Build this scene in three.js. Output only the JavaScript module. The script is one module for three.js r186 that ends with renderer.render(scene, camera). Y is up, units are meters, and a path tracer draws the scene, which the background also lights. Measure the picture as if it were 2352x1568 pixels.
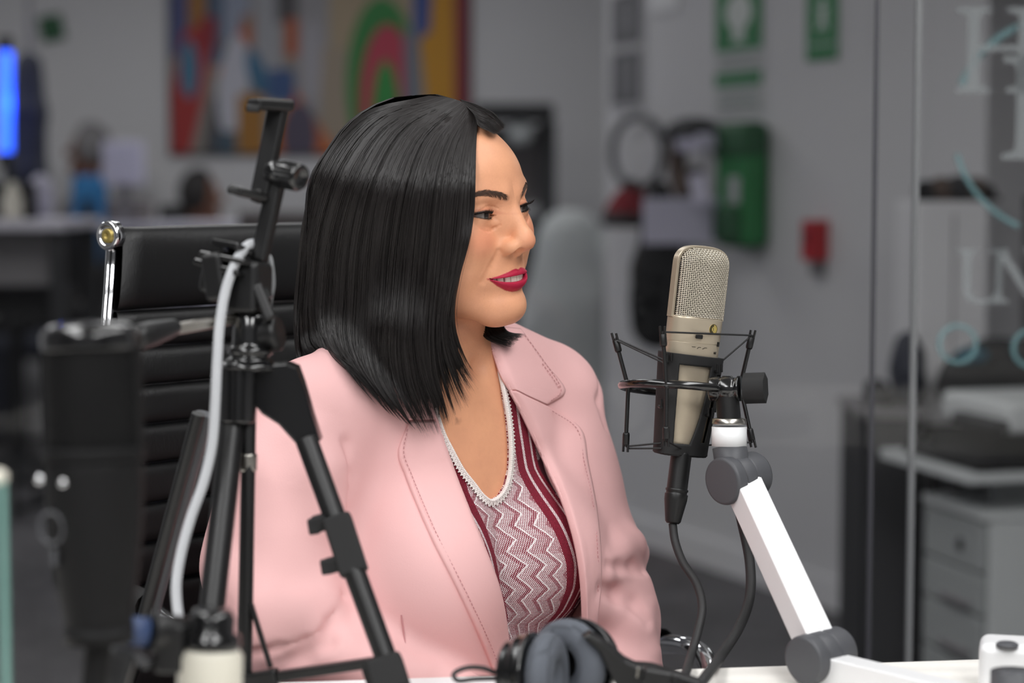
import * as THREE from 'three';
import { mergeGeometries } from 'three/addons/utils/BufferGeometryUtils.js';
import { RoundedBoxGeometry } from 'three/addons/geometries/RoundedBoxGeometry.js';
import { RectAreaLightUniformsLib } from 'three/addons/lights/RectAreaLightUniformsLib.js';
import { FontLoader } from 'three/addons/loaders/FontLoader.js';
import { TextGeometry } from 'three/addons/geometries/TextGeometry.js';

// ---------------------------------------------------------------- camera, light, exposure
const FW = 2352, FH = 1568, FPX = 4600, EYE = 1.2, PITCH = -4.5 * Math.PI / 180;
const scene = new THREE.Scene();
scene.background = new THREE.Color(0x000000);
const camera = new THREE.PerspectiveCamera(2 * Math.atan(FH / 2 / FPX) * 180 / Math.PI, 1.5, 0.05, 60);
camera.filmGauge = 36;
camera.position.set(0, EYE, 0);
camera.rotation.set(PITCH, 0, 0);
camera.focus = 2.0;
camera.userData.fStop = 2.8;

const renderer = new THREE.WebGLRenderer({ antialias: true });
renderer.toneMapping = THREE.LinearToneMapping;
renderer.toneMappingExposure = 1.0;
renderer.shadowMap.enabled = true;
RectAreaLightUniformsLib.init();
const LIGHT_STUDIO = 7.6, LIGHT_OFFICE = 3.3;   // luminance of the ceiling panels over the studio table and in the office beyond

// ---------------------------------------------------------------- small helpers
const cosP = Math.cos(PITCH), sinP = Math.sin(PITCH);
/** A point of the place: where the line of sight through a spot of the photograph lies, d metres away along the lens axis. */
function P(px, py, d) {
  const x = (px - FW / 2) / FPX * d, y = -(py - FH / 2) / FPX * d, z = -d;
  return new THREE.Vector3(x, EYE + y * cosP - z * sinP, y * sinP + z * cosP);
}
/** Where the line of sight through a spot of the photograph meets the level y. */
function atLevel(px, py, y) { const q = P(px, py, 1).sub(V(0, EYE, 0)), t = (y - EYE) / q.y; return V(q.x * t, y, q.z * t); }
const LEAN = new THREE.Matrix4().makeRotationX(-2.5 * Math.PI / 180);   // the woman and the microphone lean a little away from us
let seed = 7;
const rnd = () => { seed = (seed * 1664525 + 1013904223) >>> 0; return seed / 4294967296; };
const rr = (a, b) => a + (b - a) * rnd();
const lerp = (a, b, t) => a + (b - a) * t;
const clamp = (v, a, b) => v < a ? a : v > b ? b : v;
const smooth = (a, b, v) => { const t = clamp((v - a) / (b - a), 0, 1); return t * t * (3 - 2 * t); };
const V = (x, y, z) => new THREE.Vector3(x, y, z);
const srgb = (r, g, b) => new THREE.Color().setRGB(r / 255, g / 255, b / 255, THREE.SRGBColorSpace);

function noise3(x, y, z) {
  const xi = Math.floor(x), yi = Math.floor(y), zi = Math.floor(z);
  const h = (a, b, c) => { let n = (a * 374761393 + b * 668265263 + c * 1274126177) | 0; n = Math.imul(n ^ (n >>> 13), 1274126177); return ((n ^ (n >>> 16)) >>> 0) / 4294967296; };
  const f = t => t * t * (3 - 2 * t), u = f(x - xi), v = f(y - yi), w = f(z - zi);
  return lerp(lerp(lerp(h(xi, yi, zi), h(xi + 1, yi, zi), u), lerp(h(xi, yi + 1, zi), h(xi + 1, yi + 1, zi), u), v),
    lerp(lerp(h(xi, yi, zi + 1), h(xi + 1, yi, zi + 1), u), lerp(h(xi, yi + 1, zi + 1), h(xi + 1, yi + 1, zi + 1), u), v), w);
}

// materials
const mats = {};
function mat(name, o) { const m = new THREE.MeshPhysicalMaterial(o); m.name = name; mats[name] = m; return m; }
function dataTex(w, h, fn, colour = true, rep = [1, 1]) {
  const d = new Uint8Array(w * h * 4);
  for (let j = 0; j < h; j++) for (let i = 0; i < w; i++) { const c = fn(i, j), k = (j * w + i) * 4; d[k] = c[0]; d[k + 1] = c[1]; d[k + 2] = c[2]; d[k + 3] = 255; }
  const t = new THREE.DataTexture(d, w, h); t.magFilter = THREE.LinearFilter; t.minFilter = THREE.LinearFilter;
  t.wrapS = t.wrapT = THREE.RepeatWrapping; t.repeat.set(...rep); if (colour) t.colorSpace = THREE.SRGBColorSpace; t.needsUpdate = true; return t;
}
// tiling value noise in 0..1
function tileNoise(n, cells, seedN) {
  const g = []; let s = seedN * 7919 + 1; const r = () => { s = (s * 1664525 + 1013904223) >>> 0; return s / 4294967296; };
  for (let i = 0; i < cells * cells; i++) g.push(r());
  const f = t => t * t * (3 - 2 * t);
  return (i, j) => { const x = i / n * cells, y = j / n * cells, a = Math.floor(x), b = Math.floor(y), u = f(x - a), v = f(y - b), at = (p, q) => g[((q % cells + cells) % cells) * cells + (p % cells + cells) % cells];
    return lerp(lerp(at(a, b), at(a + 1, b), u), lerp(at(a, b + 1), at(a + 1, b + 1), u), v); };
}
const grainTex = (() => { const a = tileNoise(256, 64, 1), b = tileNoise(256, 128, 2), c = tileNoise(256, 16, 3); return dataTex(256, 256, (i, j) => { const v = 255 * clamp(.45 * a(i, j) + .4 * b(i, j) + .15 * c(i, j), 0, 1); return [v, v, v]; }, false); })();
const grain = (rx, ry = rx) => { const t = grainTex.clone(); t.repeat.set(rx, ry); t.needsUpdate = true; return t; };

// naming and placing
const taken = new Set();
function unique(name) { if (!taken.has(name)) { taken.add(name); return name; } for (let k = 1; ; k++) { const n = name + '_' + String(k).padStart(3, '0'); if (!taken.has(n)) { taken.add(n); return n; } } }
function thing(name, label, category, group) {
  const o = new THREE.Group(); o.name = unique(name); o.userData = { label, category }; if (group) o.userData.group = group; scene.add(o); return o;
}
function mesh(name, geo, m, parent, label) {
  const g = Array.isArray(geo) ? join(geo) : geo;
  const o = new THREE.Mesh(g, m); o.name = name; o.castShadow = o.receiveShadow = true; if (label) o.userData.label = label; if (parent) parent.add(o); return o;
}
function single(name, geo, m, label, category, group) { const o = mesh(unique(name), geo, m, scene); o.userData = { label, category }; if (group) o.userData.group = group; return o; }
function structure(name, geo, m, label) { const o = mesh(unique(name), geo, m, scene); o.userData = { kind: 'structure', label, category: name.split('_')[0] }; return o; }
function join(list) {
  const flat = list.map(g => { let q = g.index ? g.toNonIndexed() : g; for (const k of Object.keys(q.attributes)) if (!['position', 'normal', 'uv'].includes(k)) q.deleteAttribute(k); if (!q.attributes.uv) q.setAttribute('uv', new THREE.BufferAttribute(new Float32Array(q.attributes.position.count * 2), 2)); return q; });
  return mergeGeometries(flat);
}
/** Moves a thing's parts so that its origin sits at `at`, keeping everything where it is. */
function settle(o, at) { o.children.forEach(c => c.position.sub(at)); o.position.copy(at); }

// shapes given by world points
const UPY = V(0, 1, 0);
function frameAt(a, b, up = UPY) { const y = b.clone().sub(a).normalize(); let x = up.clone().cross(y); if (x.lengthSq() < 1e-4) x = V(1, 0, 0).cross(y); x.normalize(); return new THREE.Matrix4().makeBasis(x, y, x.clone().cross(y)); }
function rod(a, b, r1, r2 = r1, seg = 20) {
  const L = a.distanceTo(b), g = new THREE.CylinderGeometry(r2, r1, L, seg); g.translate(0, L / 2, 0); g.applyMatrix4(frameAt(a, b).setPosition(a)); return g;
}
/** A turned profile [[radius, along], ...] standing on a, pointing to b. */
function turned(a, b, prof, seg = 32, phi0 = 0, phiL = Math.PI * 2) {
  const g = new THREE.LatheGeometry(prof.map(p => new THREE.Vector2(Math.max(p[0], 1e-5), p[1])), seg, phi0, phiL); g.applyMatrix4(frameAt(a, b).setPosition(a)); return g;
}
/** Box of width w and depth t whose length runs from a to b. */
function bar(a, b, w, t, up = UPY, rad = 0.0015) {
  const L = a.distanceTo(b), g = new RoundedBoxGeometry(w, L, t, 2, Math.min(rad, w / 2.1, t / 2.1)); g.translate(0, L / 2, 0); g.applyMatrix4(frameAt(a, b, up).setPosition(a)); return g;
}
function tube(pts, r, seg = 60, rs = 10, closed = false) { return new THREE.TubeGeometry(new THREE.CatmullRomCurve3(pts, closed), seg, r, rs, closed); }
function ball(c, r, sx = 1, sy = 1, sz = 1) { const g = new THREE.SphereGeometry(r, 24, 16); g.scale(sx, sy, sz); g.translate(c.x, c.y, c.z); return g; }
function box(x0, x1, y0, y1, z0, z1, rad = 0) { const g = rad ? new RoundedBoxGeometry(x1 - x0, y1 - y0, z1 - z0, 3, rad) : new THREE.BoxGeometry(x1 - x0, y1 - y0, z1 - z0); g.translate((x0 + x1) / 2, (y0 + y1) / 2, (z0 + z1) / 2); return g; }
/** uv in metres from positions by the dominant axis of the normal. */
function metreUV(g, s = 1) {
  if (g.index) g = g.toNonIndexed(); const p = g.attributes.position, n = g.attributes.normal, uv = new Float32Array(p.count * 2);
  for (let i = 0; i < p.count; i++) { const ax = Math.abs(n.getX(i)), ay = Math.abs(n.getY(i)), az = Math.abs(n.getZ(i));
    const [u, v] = ay >= ax && ay >= az ? [p.getX(i), p.getZ(i)] : ax >= az ? [p.getZ(i), p.getY(i)] : [p.getX(i), p.getY(i)]; uv[2 * i] = u * s; uv[2 * i + 1] = v * s; }
  g.setAttribute('uv', new THREE.BufferAttribute(uv, 2)); return g;
}

// ---------------------------------------------------------------- distance fields and their meshes
const smin = (a, b, k) => { const h = k - Math.abs(a - b); return h > 0 ? Math.min(a, b) - h * h / (4 * k) : Math.min(a, b); };
const smax = (a, b, k) => -smin(-a, -b, k);
const sEll = (x, y, z, cx, cy, cz, rx, ry, rz) => { x -= cx; y -= cy; z -= cz; const a = x / rx, b = y / ry, c = z / rz, k0 = Math.sqrt(a * a + b * b + c * c), a2 = a / rx, b2 = b / ry, c2 = c / rz, k1 = Math.sqrt(a2 * a2 + b2 * b2 + c2 * c2); return k1 < 1e-9 ? -Math.min(rx, ry, rz) : k0 * (k0 - 1) / k1; };
const sCap = (x, y, z, ax, ay, az, bx, by, bz, r1, r2) => { const px = x - ax, py = y - ay, pz = z - az, dx = bx - ax, dy = by - ay, dz = bz - az; let t = (px * dx + py * dy + pz * dz) / (dx * dx + dy * dy + dz * dz); t = t < 0 ? 0 : t > 1 ? 1 : t; const ex = px - dx * t, ey = py - dy * t, ez = pz - dz * t; return Math.sqrt(ex * ex + ey * ey + ez * ez) - (r1 + (r2 - r1) * t); };
/** Surface nets over a box; vertices are pulled onto the surface and take the field's gradient as normal. */
function meshField(f, lo, hi, h, keep) {
  const nx = Math.ceil((hi[0] - lo[0]) / h) + 1, ny = Math.ceil((hi[1] - lo[1]) / h) + 1, nz = Math.ceil((hi[2] - lo[2]) / h) + 1, val = new Float32Array(nx * ny * nz), B = 6;
  for (let k0 = 0; k0 < nz; k0 += B) for (let j0 = 0; j0 < ny; j0 += B) for (let i0 = 0; i0 < nx; i0 += B) {
    const c = f(lo[0] + (i0 + B / 2) * h, lo[1] + (j0 + B / 2) * h, lo[2] + (k0 + B / 2) * h), far = Math.abs(c) > B * h * 1.35;
    for (let k = k0; k < Math.min(nz, k0 + B); k++) for (let j = j0; j < Math.min(ny, j0 + B); j++) for (let i = i0; i < Math.min(nx, i0 + B); i++)
      val[(k * ny + j) * nx + i] = far ? c : f(lo[0] + i * h, lo[1] + j * h, lo[2] + k * h);
  }
  const cellV = new Int32Array(nx * ny * nz).fill(-1), pos = [], idx = [], sx = 1, sy = nx, sz = nx * ny;
  const E = [[0, 1], [2, 3], [4, 5], [6, 7], [0, 2], [1, 3], [4, 6], [5, 7], [0, 4], [1, 5], [2, 6], [3, 7]], off = [0, sx, sy, sx + sy, sz, sz + sx, sz + sy, sz + sx + sy];
  for (let k = 0; k < nz - 1; k++) for (let j = 0; j < ny - 1; j++) for (let i = 0; i < nx - 1; i++) {
    const b = (k * ny + j) * nx + i; let m = 0; for (let q = 0; q < 8; q++) if (val[b + off[q]] < 0) m |= 1 << q;
    if (m === 0 || m === 255) continue;
    let x = 0, y = 0, z = 0, n = 0;
    for (const [p, q] of E) { const a = val[b + off[p]], c = val[b + off[q]]; if ((a < 0) === (c < 0)) continue; const t = a / (a - c); x += lerp(p & 1, q & 1, t); y += lerp((p >> 1) & 1, (q >> 1) & 1, t); z += lerp(p >> 2, q >> 2, t); n++; }
    cellV[b] = pos.length / 3; pos.push(lo[0] + (i + x / n) * h, lo[1] + (j + y / n) * h, lo[2] + (k + z / n) * h);
  }
  const quad = (a, b, c, d, flip) => { if (a < 0 || b < 0 || c < 0 || d < 0) return; flip ? idx.push(a, c, b, a, d, c) : idx.push(a, b, c, a, c, d); };
  for (let k = 1; k < nz - 1; k++) for (let j = 1; j < ny - 1; j++) for (let i = 1; i < nx - 1; i++) {
    const b = (k * ny + j) * nx + i, s = val[b] < 0;
    if (s !== val[b + sx] < 0) quad(cellV[b - sy - sz], cellV[b - sz], cellV[b], cellV[b - sy], !s);
    if (s !== val[b + sy] < 0) quad(cellV[b - sx - sz], cellV[b - sx], cellV[b], cellV[b - sz], !s);
    if (s !== val[b + sz] < 0) quad(cellV[b - sx - sy], cellV[b - sy], cellV[b], cellV[b - sx], !s);
  }
  const n = pos.length / 3, P3 = new Float32Array(pos), N3 = new Float32Array(pos.length), e = h * .35;
  for (let v = 0; v < n; v++) {
    let x = P3[3 * v], y = P3[3 * v + 1], z = P3[3 * v + 2], gx, gy, gz, l;
    for (let pass = 0; pass < 2; pass++) {
      gx = f(x + e, y, z) - f(x - e, y, z); gy = f(x, y + e, z) - f(x, y - e, z); gz = f(x, y, z + e) - f(x, y, z - e); l = Math.hypot(gx, gy, gz) || 1;
      if (pass === 0) { const s = clamp(f(x, y, z) * 2 * e / l, -h * .6, h * .6); x -= s * gx / l; y -= s * gy / l; z -= s * gz / l; }
    }
    P3[3 * v] = x; P3[3 * v + 1] = y; P3[3 * v + 2] = z; N3[3 * v] = gx / l; N3[3 * v + 1] = gy / l; N3[3 * v + 2] = gz / l;
  }
  let index = idx;
  if (keep) { index = []; for (let t = 0; t < idx.length; t += 3) { const c = [0, 1, 2].map(a => (P3[3 * idx[t] + a] + P3[3 * idx[t + 1] + a] + P3[3 * idx[t + 2] + a]) / 3); if (keep(...c)) index.push(idx[t], idx[t + 1], idx[t + 2]); } }
  const g = new THREE.BufferGeometry(); g.setAttribute('position', new THREE.BufferAttribute(P3, 3)); g.setAttribute('normal', new THREE.BufferAttribute(N3, 3)); g.setIndex(index); return g;
}
/** First point of the field met by the line of sight through a spot of the photograph. */
const CAM = V(0, EYE, 0);
function cast(f, px, py, from = 1.3, to = 2.9, near = true) {
  const q = P(px, py, 1).sub(CAM); let t = from, best = 1e9, bt = t;
  for (let i = 0; i < 500 && t < to; i++) { const d = f(q.x * t, EYE + q.y * t, q.z * t); if (d < best) { best = d; bt = t; } if (d < 2e-4) break; t += Math.max(d * .75, 3e-4); }
  if (best > .02 && !near) return null;
  return V(q.x * bt, EYE + q.y * bt, q.z * bt);
}
function gradient(f, p, e = 1e-3) { return V(f(p.x + e, p.y, p.z) - f(p.x - e, p.y, p.z), f(p.x, p.y + e, p.z) - f(p.x, p.y - e, p.z), f(p.x, p.y, p.z + e) - f(p.x, p.y, p.z - e)).normalize(); }
const tick = () => {};
// ---------------------------------------------------------------- the room
mat('wall', { color: srgb(206, 206, 208), roughness: .9 });
mat('wall2', { color: srgb(128, 128, 130), roughness: .9 });
const carpetTex = (() => { const a = tileNoise(512, 256, 11), b = tileNoise(512, 32, 12), c = tileNoise(512, 8, 13); return dataTex(512, 512, (i, j) => { const v = 84 + 26 * (a(i, j) - .5) + 14 * (b(i, j) - .5) + 16 * (c(i, j) - .5); return [v, v * .985, v * 1.01]; }, true, [.5, .5]); })();
mat('carpet', { map: carpetTex, roughness: 1 });
mat('ceiling', { color: srgb(214, 214, 212), roughness: .95 });
mat('baseboard', { color: srgb(218, 218, 220), roughness: .6 });
mat('glass', { color: 0xffffff, roughness: .02, transmission: 1, thickness: 0, ior: 1.45, specularIntensity: .3 });
mat('edge_dark', { color: srgb(74, 74, 80), roughness: .4 });
mat('edge_grey', { color: srgb(128, 130, 132), roughness: .35 });
const X0 = -5, X1 = 4.2, ZB = -9.5, ZF = 2.2, CEIL = 2.7, CX = .32, CZ = -6.88, WS = .457, ZE = -5.0;
structure('floor', metreUV(box(X0, X1, -.1, 0, ZB - .1, ZF)), mats.carpet, 'dark grey office carpet');
structure('ceiling', box(X0, X1, CEIL, CEIL + .1, ZB - .1, ZF), mats.ceiling, 'plain white ceiling');
structure('wall_back', box(X0, X1, 0, CEIL, ZB - .1, ZB), mats.wall, 'grey back wall of the office with the mural');
structure('wall_left', box(X0 - .1, X0, 0, CEIL, ZB - .1, ZF), mats.wall, 'left wall');
structure('wall_right', box(X1, X1 + .1, 0, CEIL, ZB - .1, ZF), mats.wall, 'far right wall');
structure('wall_front', box(X0, X1, 0, CEIL, ZF, ZF + .1), mats.wall2, 'wall behind the viewer');
// the wall with the safety signs, running towards us from the corner
const wallDir = V(WS, 0, 1).normalize(), wallN = V(-wallDir.z, 0, wallDir.x), wallLen = (ZE - CZ) / wallDir.z;
/** On the sign wall: s metres from the corner, height y, o metres off the wall. */
const onWall = (s, y, o = 0) => V(CX + wallDir.x * s + wallN.x * o, y, CZ + wallDir.z * s + wallN.z * o);
const wallYaw = Math.atan2(wallN.x, wallN.z);
function wallBox(s0, s1, y0, y1, o0, o1) { const g = new THREE.BoxGeometry(s1 - s0, y1 - y0, o1 - o0); g.rotateY(wallYaw); const c = onWall((s0 + s1) / 2, (y0 + y1) / 2, (o0 + o1) / 2); g.translate(c.x, c.y, c.z); return g; }
/** Where the line of sight through (px, py) meets the sign wall, o off it. */
function wallSpot(px, py, o = 0) { const k = (px - FW / 2) / FPX, q = P(px, py, 1).sub(CAM); /* x = k d' */ const a = onWall(0, 0, o), t = (a.x * wallN.x + a.z * wallN.z) / (q.x * wallN.x + q.z * wallN.z), h = q.multiplyScalar(t); return { s: (h.x - a.x) * wallDir.x + (h.z - a.z) * wallDir.z, y: h.y + EYE }; }
structure('wall_signs', wallBox(0, wallLen, 0, CEIL, -.12, 0), mats.wall, 'light grey wall carrying the safety signs');
structure('baseboard_signs', wallBox(0, wallLen, 0, .09, 0, .014), mats.baseboard, 'pale baseboard under the safety signs');
structure('wall_signs_end', (() => { const g = box(0, .12, 0, CEIL, -1.2, 0); g.translate(CX + .12, 0, CZ); return g; })(), mats.wall, 'end of the sign wall running back');
structure('baseboard_back', box(X0, X1, 0, .09, ZB, ZB + .014), mats.baseboard, 'pale baseboard of the back wall');
// glass front of the studio
const HEAD = 2.05, ZG = -2.66, gx = px => (px - FW / 2) / FPX * -ZG;
structure('wall_header', box(X0, X1, HEAD, CEIL, ZG - .06, ZG + .08), mats.wall, 'lintel above the glass');
structure('wall_glass_left', box(X0, gx(-900), 0, HEAD, ZG - .05, ZG + .05), mats.wall, 'wall beside the glass on the left');
structure('wall_glass_right', box(gx(3600), X1, 0, HEAD, ZG - .05, ZG + .05), mats.wall, 'wall beside the glass on the right');
const w1 = structure('window_1', box(gx(-900), gx(2106), 0, HEAD, ZG - .004, ZG + .004), mats.glass, 'large fixed glass pane behind the chair');
mesh('edge_strip', box(gx(2094), gx(2107), 0, HEAD, ZG - .007, ZG + .007), mats.edge_grey, w1);
const w2 = structure('window_2', box(gx(2003), gx(3600), 0, HEAD, ZG + .030, ZG + .038), mats.glass, 'glass door pane overlapping the fixed pane');
mesh('edge_strip', box(gx(1992), gx(2000), 0, HEAD, ZG + .028, ZG + .040), mats.edge_dark, w2);

// ---------------------------------------------------------------- ceiling panels
mat('panel_light', { color: 0xffffff, emissive: 0xffffff, emissiveIntensity: 3, roughness: .6 });
mat('panel_frame', { color: srgb(226, 226, 226), roughness: .5 });
function ceilingPanel(x, z, w, h, power, label, group, tint = 0xffffff) {
  const o = thing('ceiling_light_panel', label, 'light', group);
  mesh('frame', join([box(-w / 2 - .03, -w / 2, -.03, 0, -h / 2 - .03, h / 2 + .03), box(w / 2, w / 2 + .03, -.03, 0, -h / 2 - .03, h / 2 + .03), box(-w / 2, w / 2, -.03, 0, -h / 2 - .03, -h / 2), box(-w / 2, w / 2, -.03, 0, h / 2, h / 2 + .03)]), mats.panel_frame, o);
  mesh('diffuser', box(-w / 2, w / 2, -.02, -.005, -h / 2, h / 2), mats.panel_light, o);
  o.position.set(x, CEIL, z);
  const l = new THREE.RectAreaLight(tint, power, w, h); l.position.set(x, CEIL - .035, z); l.lookAt(x, 0, z); l.castShadow = true; scene.add(l);
}
for (const [x, z, k, n] of [[-1.0, .9, 2.1, 'behind the viewer on the left'], [.9, .9, 2.1, 'behind the viewer on the right'], [-1.0, -.5, .85, 'above the viewer on the left'], [.9, -.5, .85, 'above the viewer on the right'], [-1.0, -1.75, .5, 'nearest the glass on the left'], [.9, -1.75, .5, 'nearest the glass on the right']]) ceilingPanel(x, z, .6, 1.2, LIGHT_STUDIO * k, `white ceiling light panel over the studio, ${n}`, 'studio ceiling lights');
for (const [x, z, k, n] of [[-2.6, -4.3, 1.3, 'first row on the left'], [-.4, -4.2, .45, 'first row on the right'], [-2.6, -7.2, 1.3, 'second row on the left'], [-.6, -7.6, 1.1, 'second row on the right'], [2.6, -6.8, .8, 'behind the sign wall']]) ceilingPanel(x, z, .6, 1.2, LIGHT_OFFICE * k, `white ceiling light panel in the office, ${n}`, 'office ceiling lights');
// a further glass pane in the office, carrying the letters
const ZL = -3.3; structure('window_3', box(P(2130, 784, 3.3).x, P(2900, 784, 3.3).x, 0, HEAD, ZL - .004, ZL + .004), mats.glass, 'glass pane with pale letters at the right');
// ---------------------------------------------------------------- the woman: fields
// head axes: x to her left, y up, z forward, in millimetres from a point between the ears at eye height
const HYAW = 55 * Math.PI / 180, HROLL = 8 * Math.PI / 180, HTILT = 1 * Math.PI / 180;
const headM = (() => {
  const f0 = V(Math.sin(HYAW), 0, Math.cos(HYAW)), l0 = V(Math.cos(HYAW), 0, -Math.sin(HYAW)), u0 = V(0, 1, 0);
  const l = l0.clone().multiplyScalar(Math.cos(HROLL)).addScaledVector(u0, Math.sin(HROLL)), u = u0.clone().multiplyScalar(Math.cos(HROLL)).addScaledVector(l0, -Math.sin(HROLL));
  const f = f0.clone().multiplyScalar(Math.cos(HTILT)).addScaledVector(u, -Math.sin(HTILT)), u2 = f.clone().cross(l);
  for (const v of [l, u2, f]) v.applyMatrix4(LEAN); const S = .001; return new THREE.Matrix4().makeBasis(l.multiplyScalar(S), u2.multiplyScalar(S), f.multiplyScalar(S)).setPosition(P(1004, 473, 2.03));
})();
const headI = headM.clone().invert(), HE = headI.elements;
const toHead = (x, y, z) => [HE[0] * x + HE[4] * y + HE[8] * z + HE[12], HE[1] * x + HE[5] * y + HE[9] * z + HE[13], HE[2] * x + HE[6] * y + HE[10] * z + HE[14]];
const H = (x, y, z) => V(x, y, z).applyMatrix4(headM);

const EYEC = [32.8, -6, 73.5];
function lidGap(u, v) { // almond between the lids: < 0 where the eye is open
  const w = 14.2, s = clamp(1 - (u / w) * (u / w), -1, 1), tilt = .10 * u, top = 3.2 * Math.sign(s) * Math.pow(Math.abs(s), .8) + tilt, bot = -2.9 * s + tilt * 1.0;
  return Math.max(v - top, bot - v);
}
const along = (L, x) => { for (let i = 1; i < L.length; i++) if (x <= L[i][0]) { const t = (x - L[i - 1][0]) / (L[i][0] - L[i - 1][0]); return lerp(L[i - 1][1], L[i][1], t); } return L[L.length - 1][1]; };
const MTOP = [[0, -63.1], [4.24, -61.9], [8.48, -62.4], [14.84, -64.1], [23.32, -66.5], [31.8, -68.5]], GTOP = [[0, -68.7], [8.48, -68.8], [16.96, -69.1], [23.32, -69.2], [29.68, -68.9]], GBOT = [[0, -74.9], [8.48, -74.6], [16.96, -73.5], [23.32, -71.9], [29.68, -69.3]], MBOT = [[0, -85.1], [7.42, -84.5], [14.84, -82.1], [23.32, -76.7], [31.8, -68.9]];
function chain(x, y, z, L) { let d = 1e9; for (let i = 0; i < L.length - 1; i++) { const a = L[i], b = L[i + 1]; d = smin(d, sCap(x, y, z, a[0], a[1], a[2], b[0], b[1], b[2], a[3], b[3]), 1.2); } return d; }
const GROOVES = [];
function headField(X, y, z) {
  const x = Math.abs(X);
  let d = sEll(x, y, z, 0, 26, -12, 73, 75, 96);                        // cranium
  d = smin(d, sEll(x, y, z, 0, 22, 34, 61, 52, 60), 14);               // forehead
  d = smin(d, sEll(x, y, z, 0, -32, 26, 61, 80, 59), 16);              // face
  d = smin(d, sEll(x, y, z, 0, -50, 46, 42, 42, 45), 14);              // muzzle
  d = smin(d, sEll(x, y, z, 44, -52, 34, 21, 38, 38), 22);             // cheek
  d = smin(d, sCap(x, y, z, 50, -66, 6, 15, -101, 67, 14, 16), 22);     // jaw
  d = smin(d, sEll(x, y, z, 0, -101, 75, 22, 18, 20.5), 16);              // chin
  d = smin(d, sCap(x, y, z, 56, -18, 36, 43, -20, 63, 10, 14), 18);    // cheekbone
  d = smin(d, sEll(x, y, z, 36, -33, 67, 19, 16, 17), 16);             // cheek raised by the smile
  d = smin(d, sCap(x, y, z, 10, 11, 87, 47, 15, 68, 8, 9), 12);        // brow
  if (d > 36 || d < -24 || z < 38) return smin(d, sEll(x, y, z, 73, -10, -10, 7, 30, 17), 5);
  // eye hollow
  d = smax(d, -sEll(x, y, z, 33, -4, 96.5, 18, 12, 14), 9);
  // nose
  let n = sCap(x, y, z, 0, 8, 87, 0, -27, 102.5, 6.5, 8.5);
  n = smin(n, sEll(x, y, z, 0, -34.5, 105, 11.5, 9.6, 10.5), 7);
  n = smin(n, sEll(x, y, z, 13.6, -39.5, 94.5, 7.2, 7.8, 11.5), 6.5);
  n = smin(n, sEll(x, y, z, 10, -14, 84, 9, 18, 11), 9);
  n = smin(n, sCap(x, y, z, 0, -38, 107, 0, -46, 96, 3.6, 4), 3);
  d = smin(d, n, 7);
  d = smax(d, -sEll(x, y - (z - 100) * .32, z, 10.2, -46, 100.8, 6, 5, 8), 1.6);      // nostril
  // lids
  const ex = x - EYEC[0], ey = y - EYEC[1], ez = z - EYEC[2], er = Math.sqrt(ex * ex + ey * ey + ez * ez);
  d = smin(d, er - 13.6, 4);
  d = smin(d, sCap(x, y, z, 20, -14.8, 83.6, 41, -12.2, 77, 3.3, 3.6), 3);  // pouch under the eye
  // mouth
  d = smin(d, sEll(x, y, z, 0, -68, 55, 37, 25, 40), 9);
  if (y < -58 && y > -90 && x < 32 && z > 70) {
    const mt = along(MTOP, x), gt = along(GTOP, x), gb = along(GBOT, x), mb = along(MBOT, x), fade = Math.sqrt(Math.max(0, 1 - x * x / 1000));
    const tu = clamp((y - gt) / (mt - gt), 0, 1), tl = clamp((gb - y) / (gb - mb), 0, 1);
    if (y > gt - .5) d -= fade * 2.6 * smooth(1.12, .35, (y - gt) / (mt - gt)); else if (y < gb + .5) d -= fade * 3.9 * Math.pow(Math.sin(Math.PI * (.22 + .78 * tl)), .8);
    else d -= fade * 2.5;
    d = smax(d, -Math.max(y - gt, gb - y, x - 29.7, 74 - z), 1.3);
  }
  d = smax(d, -sCap(x, y, z, 0, -51, 101.5, 0, -58, 103, 1.2, 1.6), 3);  // philtrum
  for (const g of GROOVES) { if (y < g.lo || y > g.hi) continue; let c = 1e9; for (const q of g.s) c = smin(c, sCap(x, y, z, q[0], q[1], q[2], q[3], q[4], q[5], g.r, g.r), 2); d = smax(d, -c, g.k); }
  if (ez > 0) d = smax(d, -Math.max(lidGap(ex, ey), 11.7 - er), .7);
  // ear
  d = smin(d, sEll(x, y, z, 73, -10, -10, 7, 30, 17), 5);
  return d;
}
function headSurface(x, y, z0 = 125) { let z = z0; for (let i = 0; i < 90; i++) { const d = headField(x, y, z); if (d < .04) break; z -= d * .7; } return V(x, y, z); }
for (const [line, r, k, lift] of [
  [[[18, -17], [21, -19], [24, -20.3], [28, -21.2], [32, -21.2], [37, -20], [42, -17.6]], .45, 2.2, .2], 
  [[[22.5, -43], [24, -47], [27, -53], [30, -58.5], [33, -64.5], [35.5, -71]], .3, 6, 1.2], [[[18, -.5], [21, 1.2], [24, 2.2], [28, 2.9], [32, 2.8], [37, 1.6], [42, -.5]], .4, 1.6, .2]]) {
  const q = line.map(([x, y]) => headSurface(x, y)), ys = line.map(p => p[1]); GROOVES.push({ s: q.slice(1).map((b, i) => [q[i].x, q[i].y, q[i].z + lift, b.x, b.y, b.z + lift]), r, k, lo: Math.min(...ys) - 9, hi: Math.max(...ys) + 9 });
}
function neckField(x, y, z) {
  let d = sCap(x, y, z, 0, -60, -18, 0, -150, -34, 50, 51);
  d = smin(d, sCap(x, y, z, 0, -95, 22, 0, -150, 4, 24, 26), 30);
  d = smin(d, sCap(Math.abs(x), y, z, 46, -55, -14, 14, -168, 26, 12, 9), 14);
  return d;
}
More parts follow.
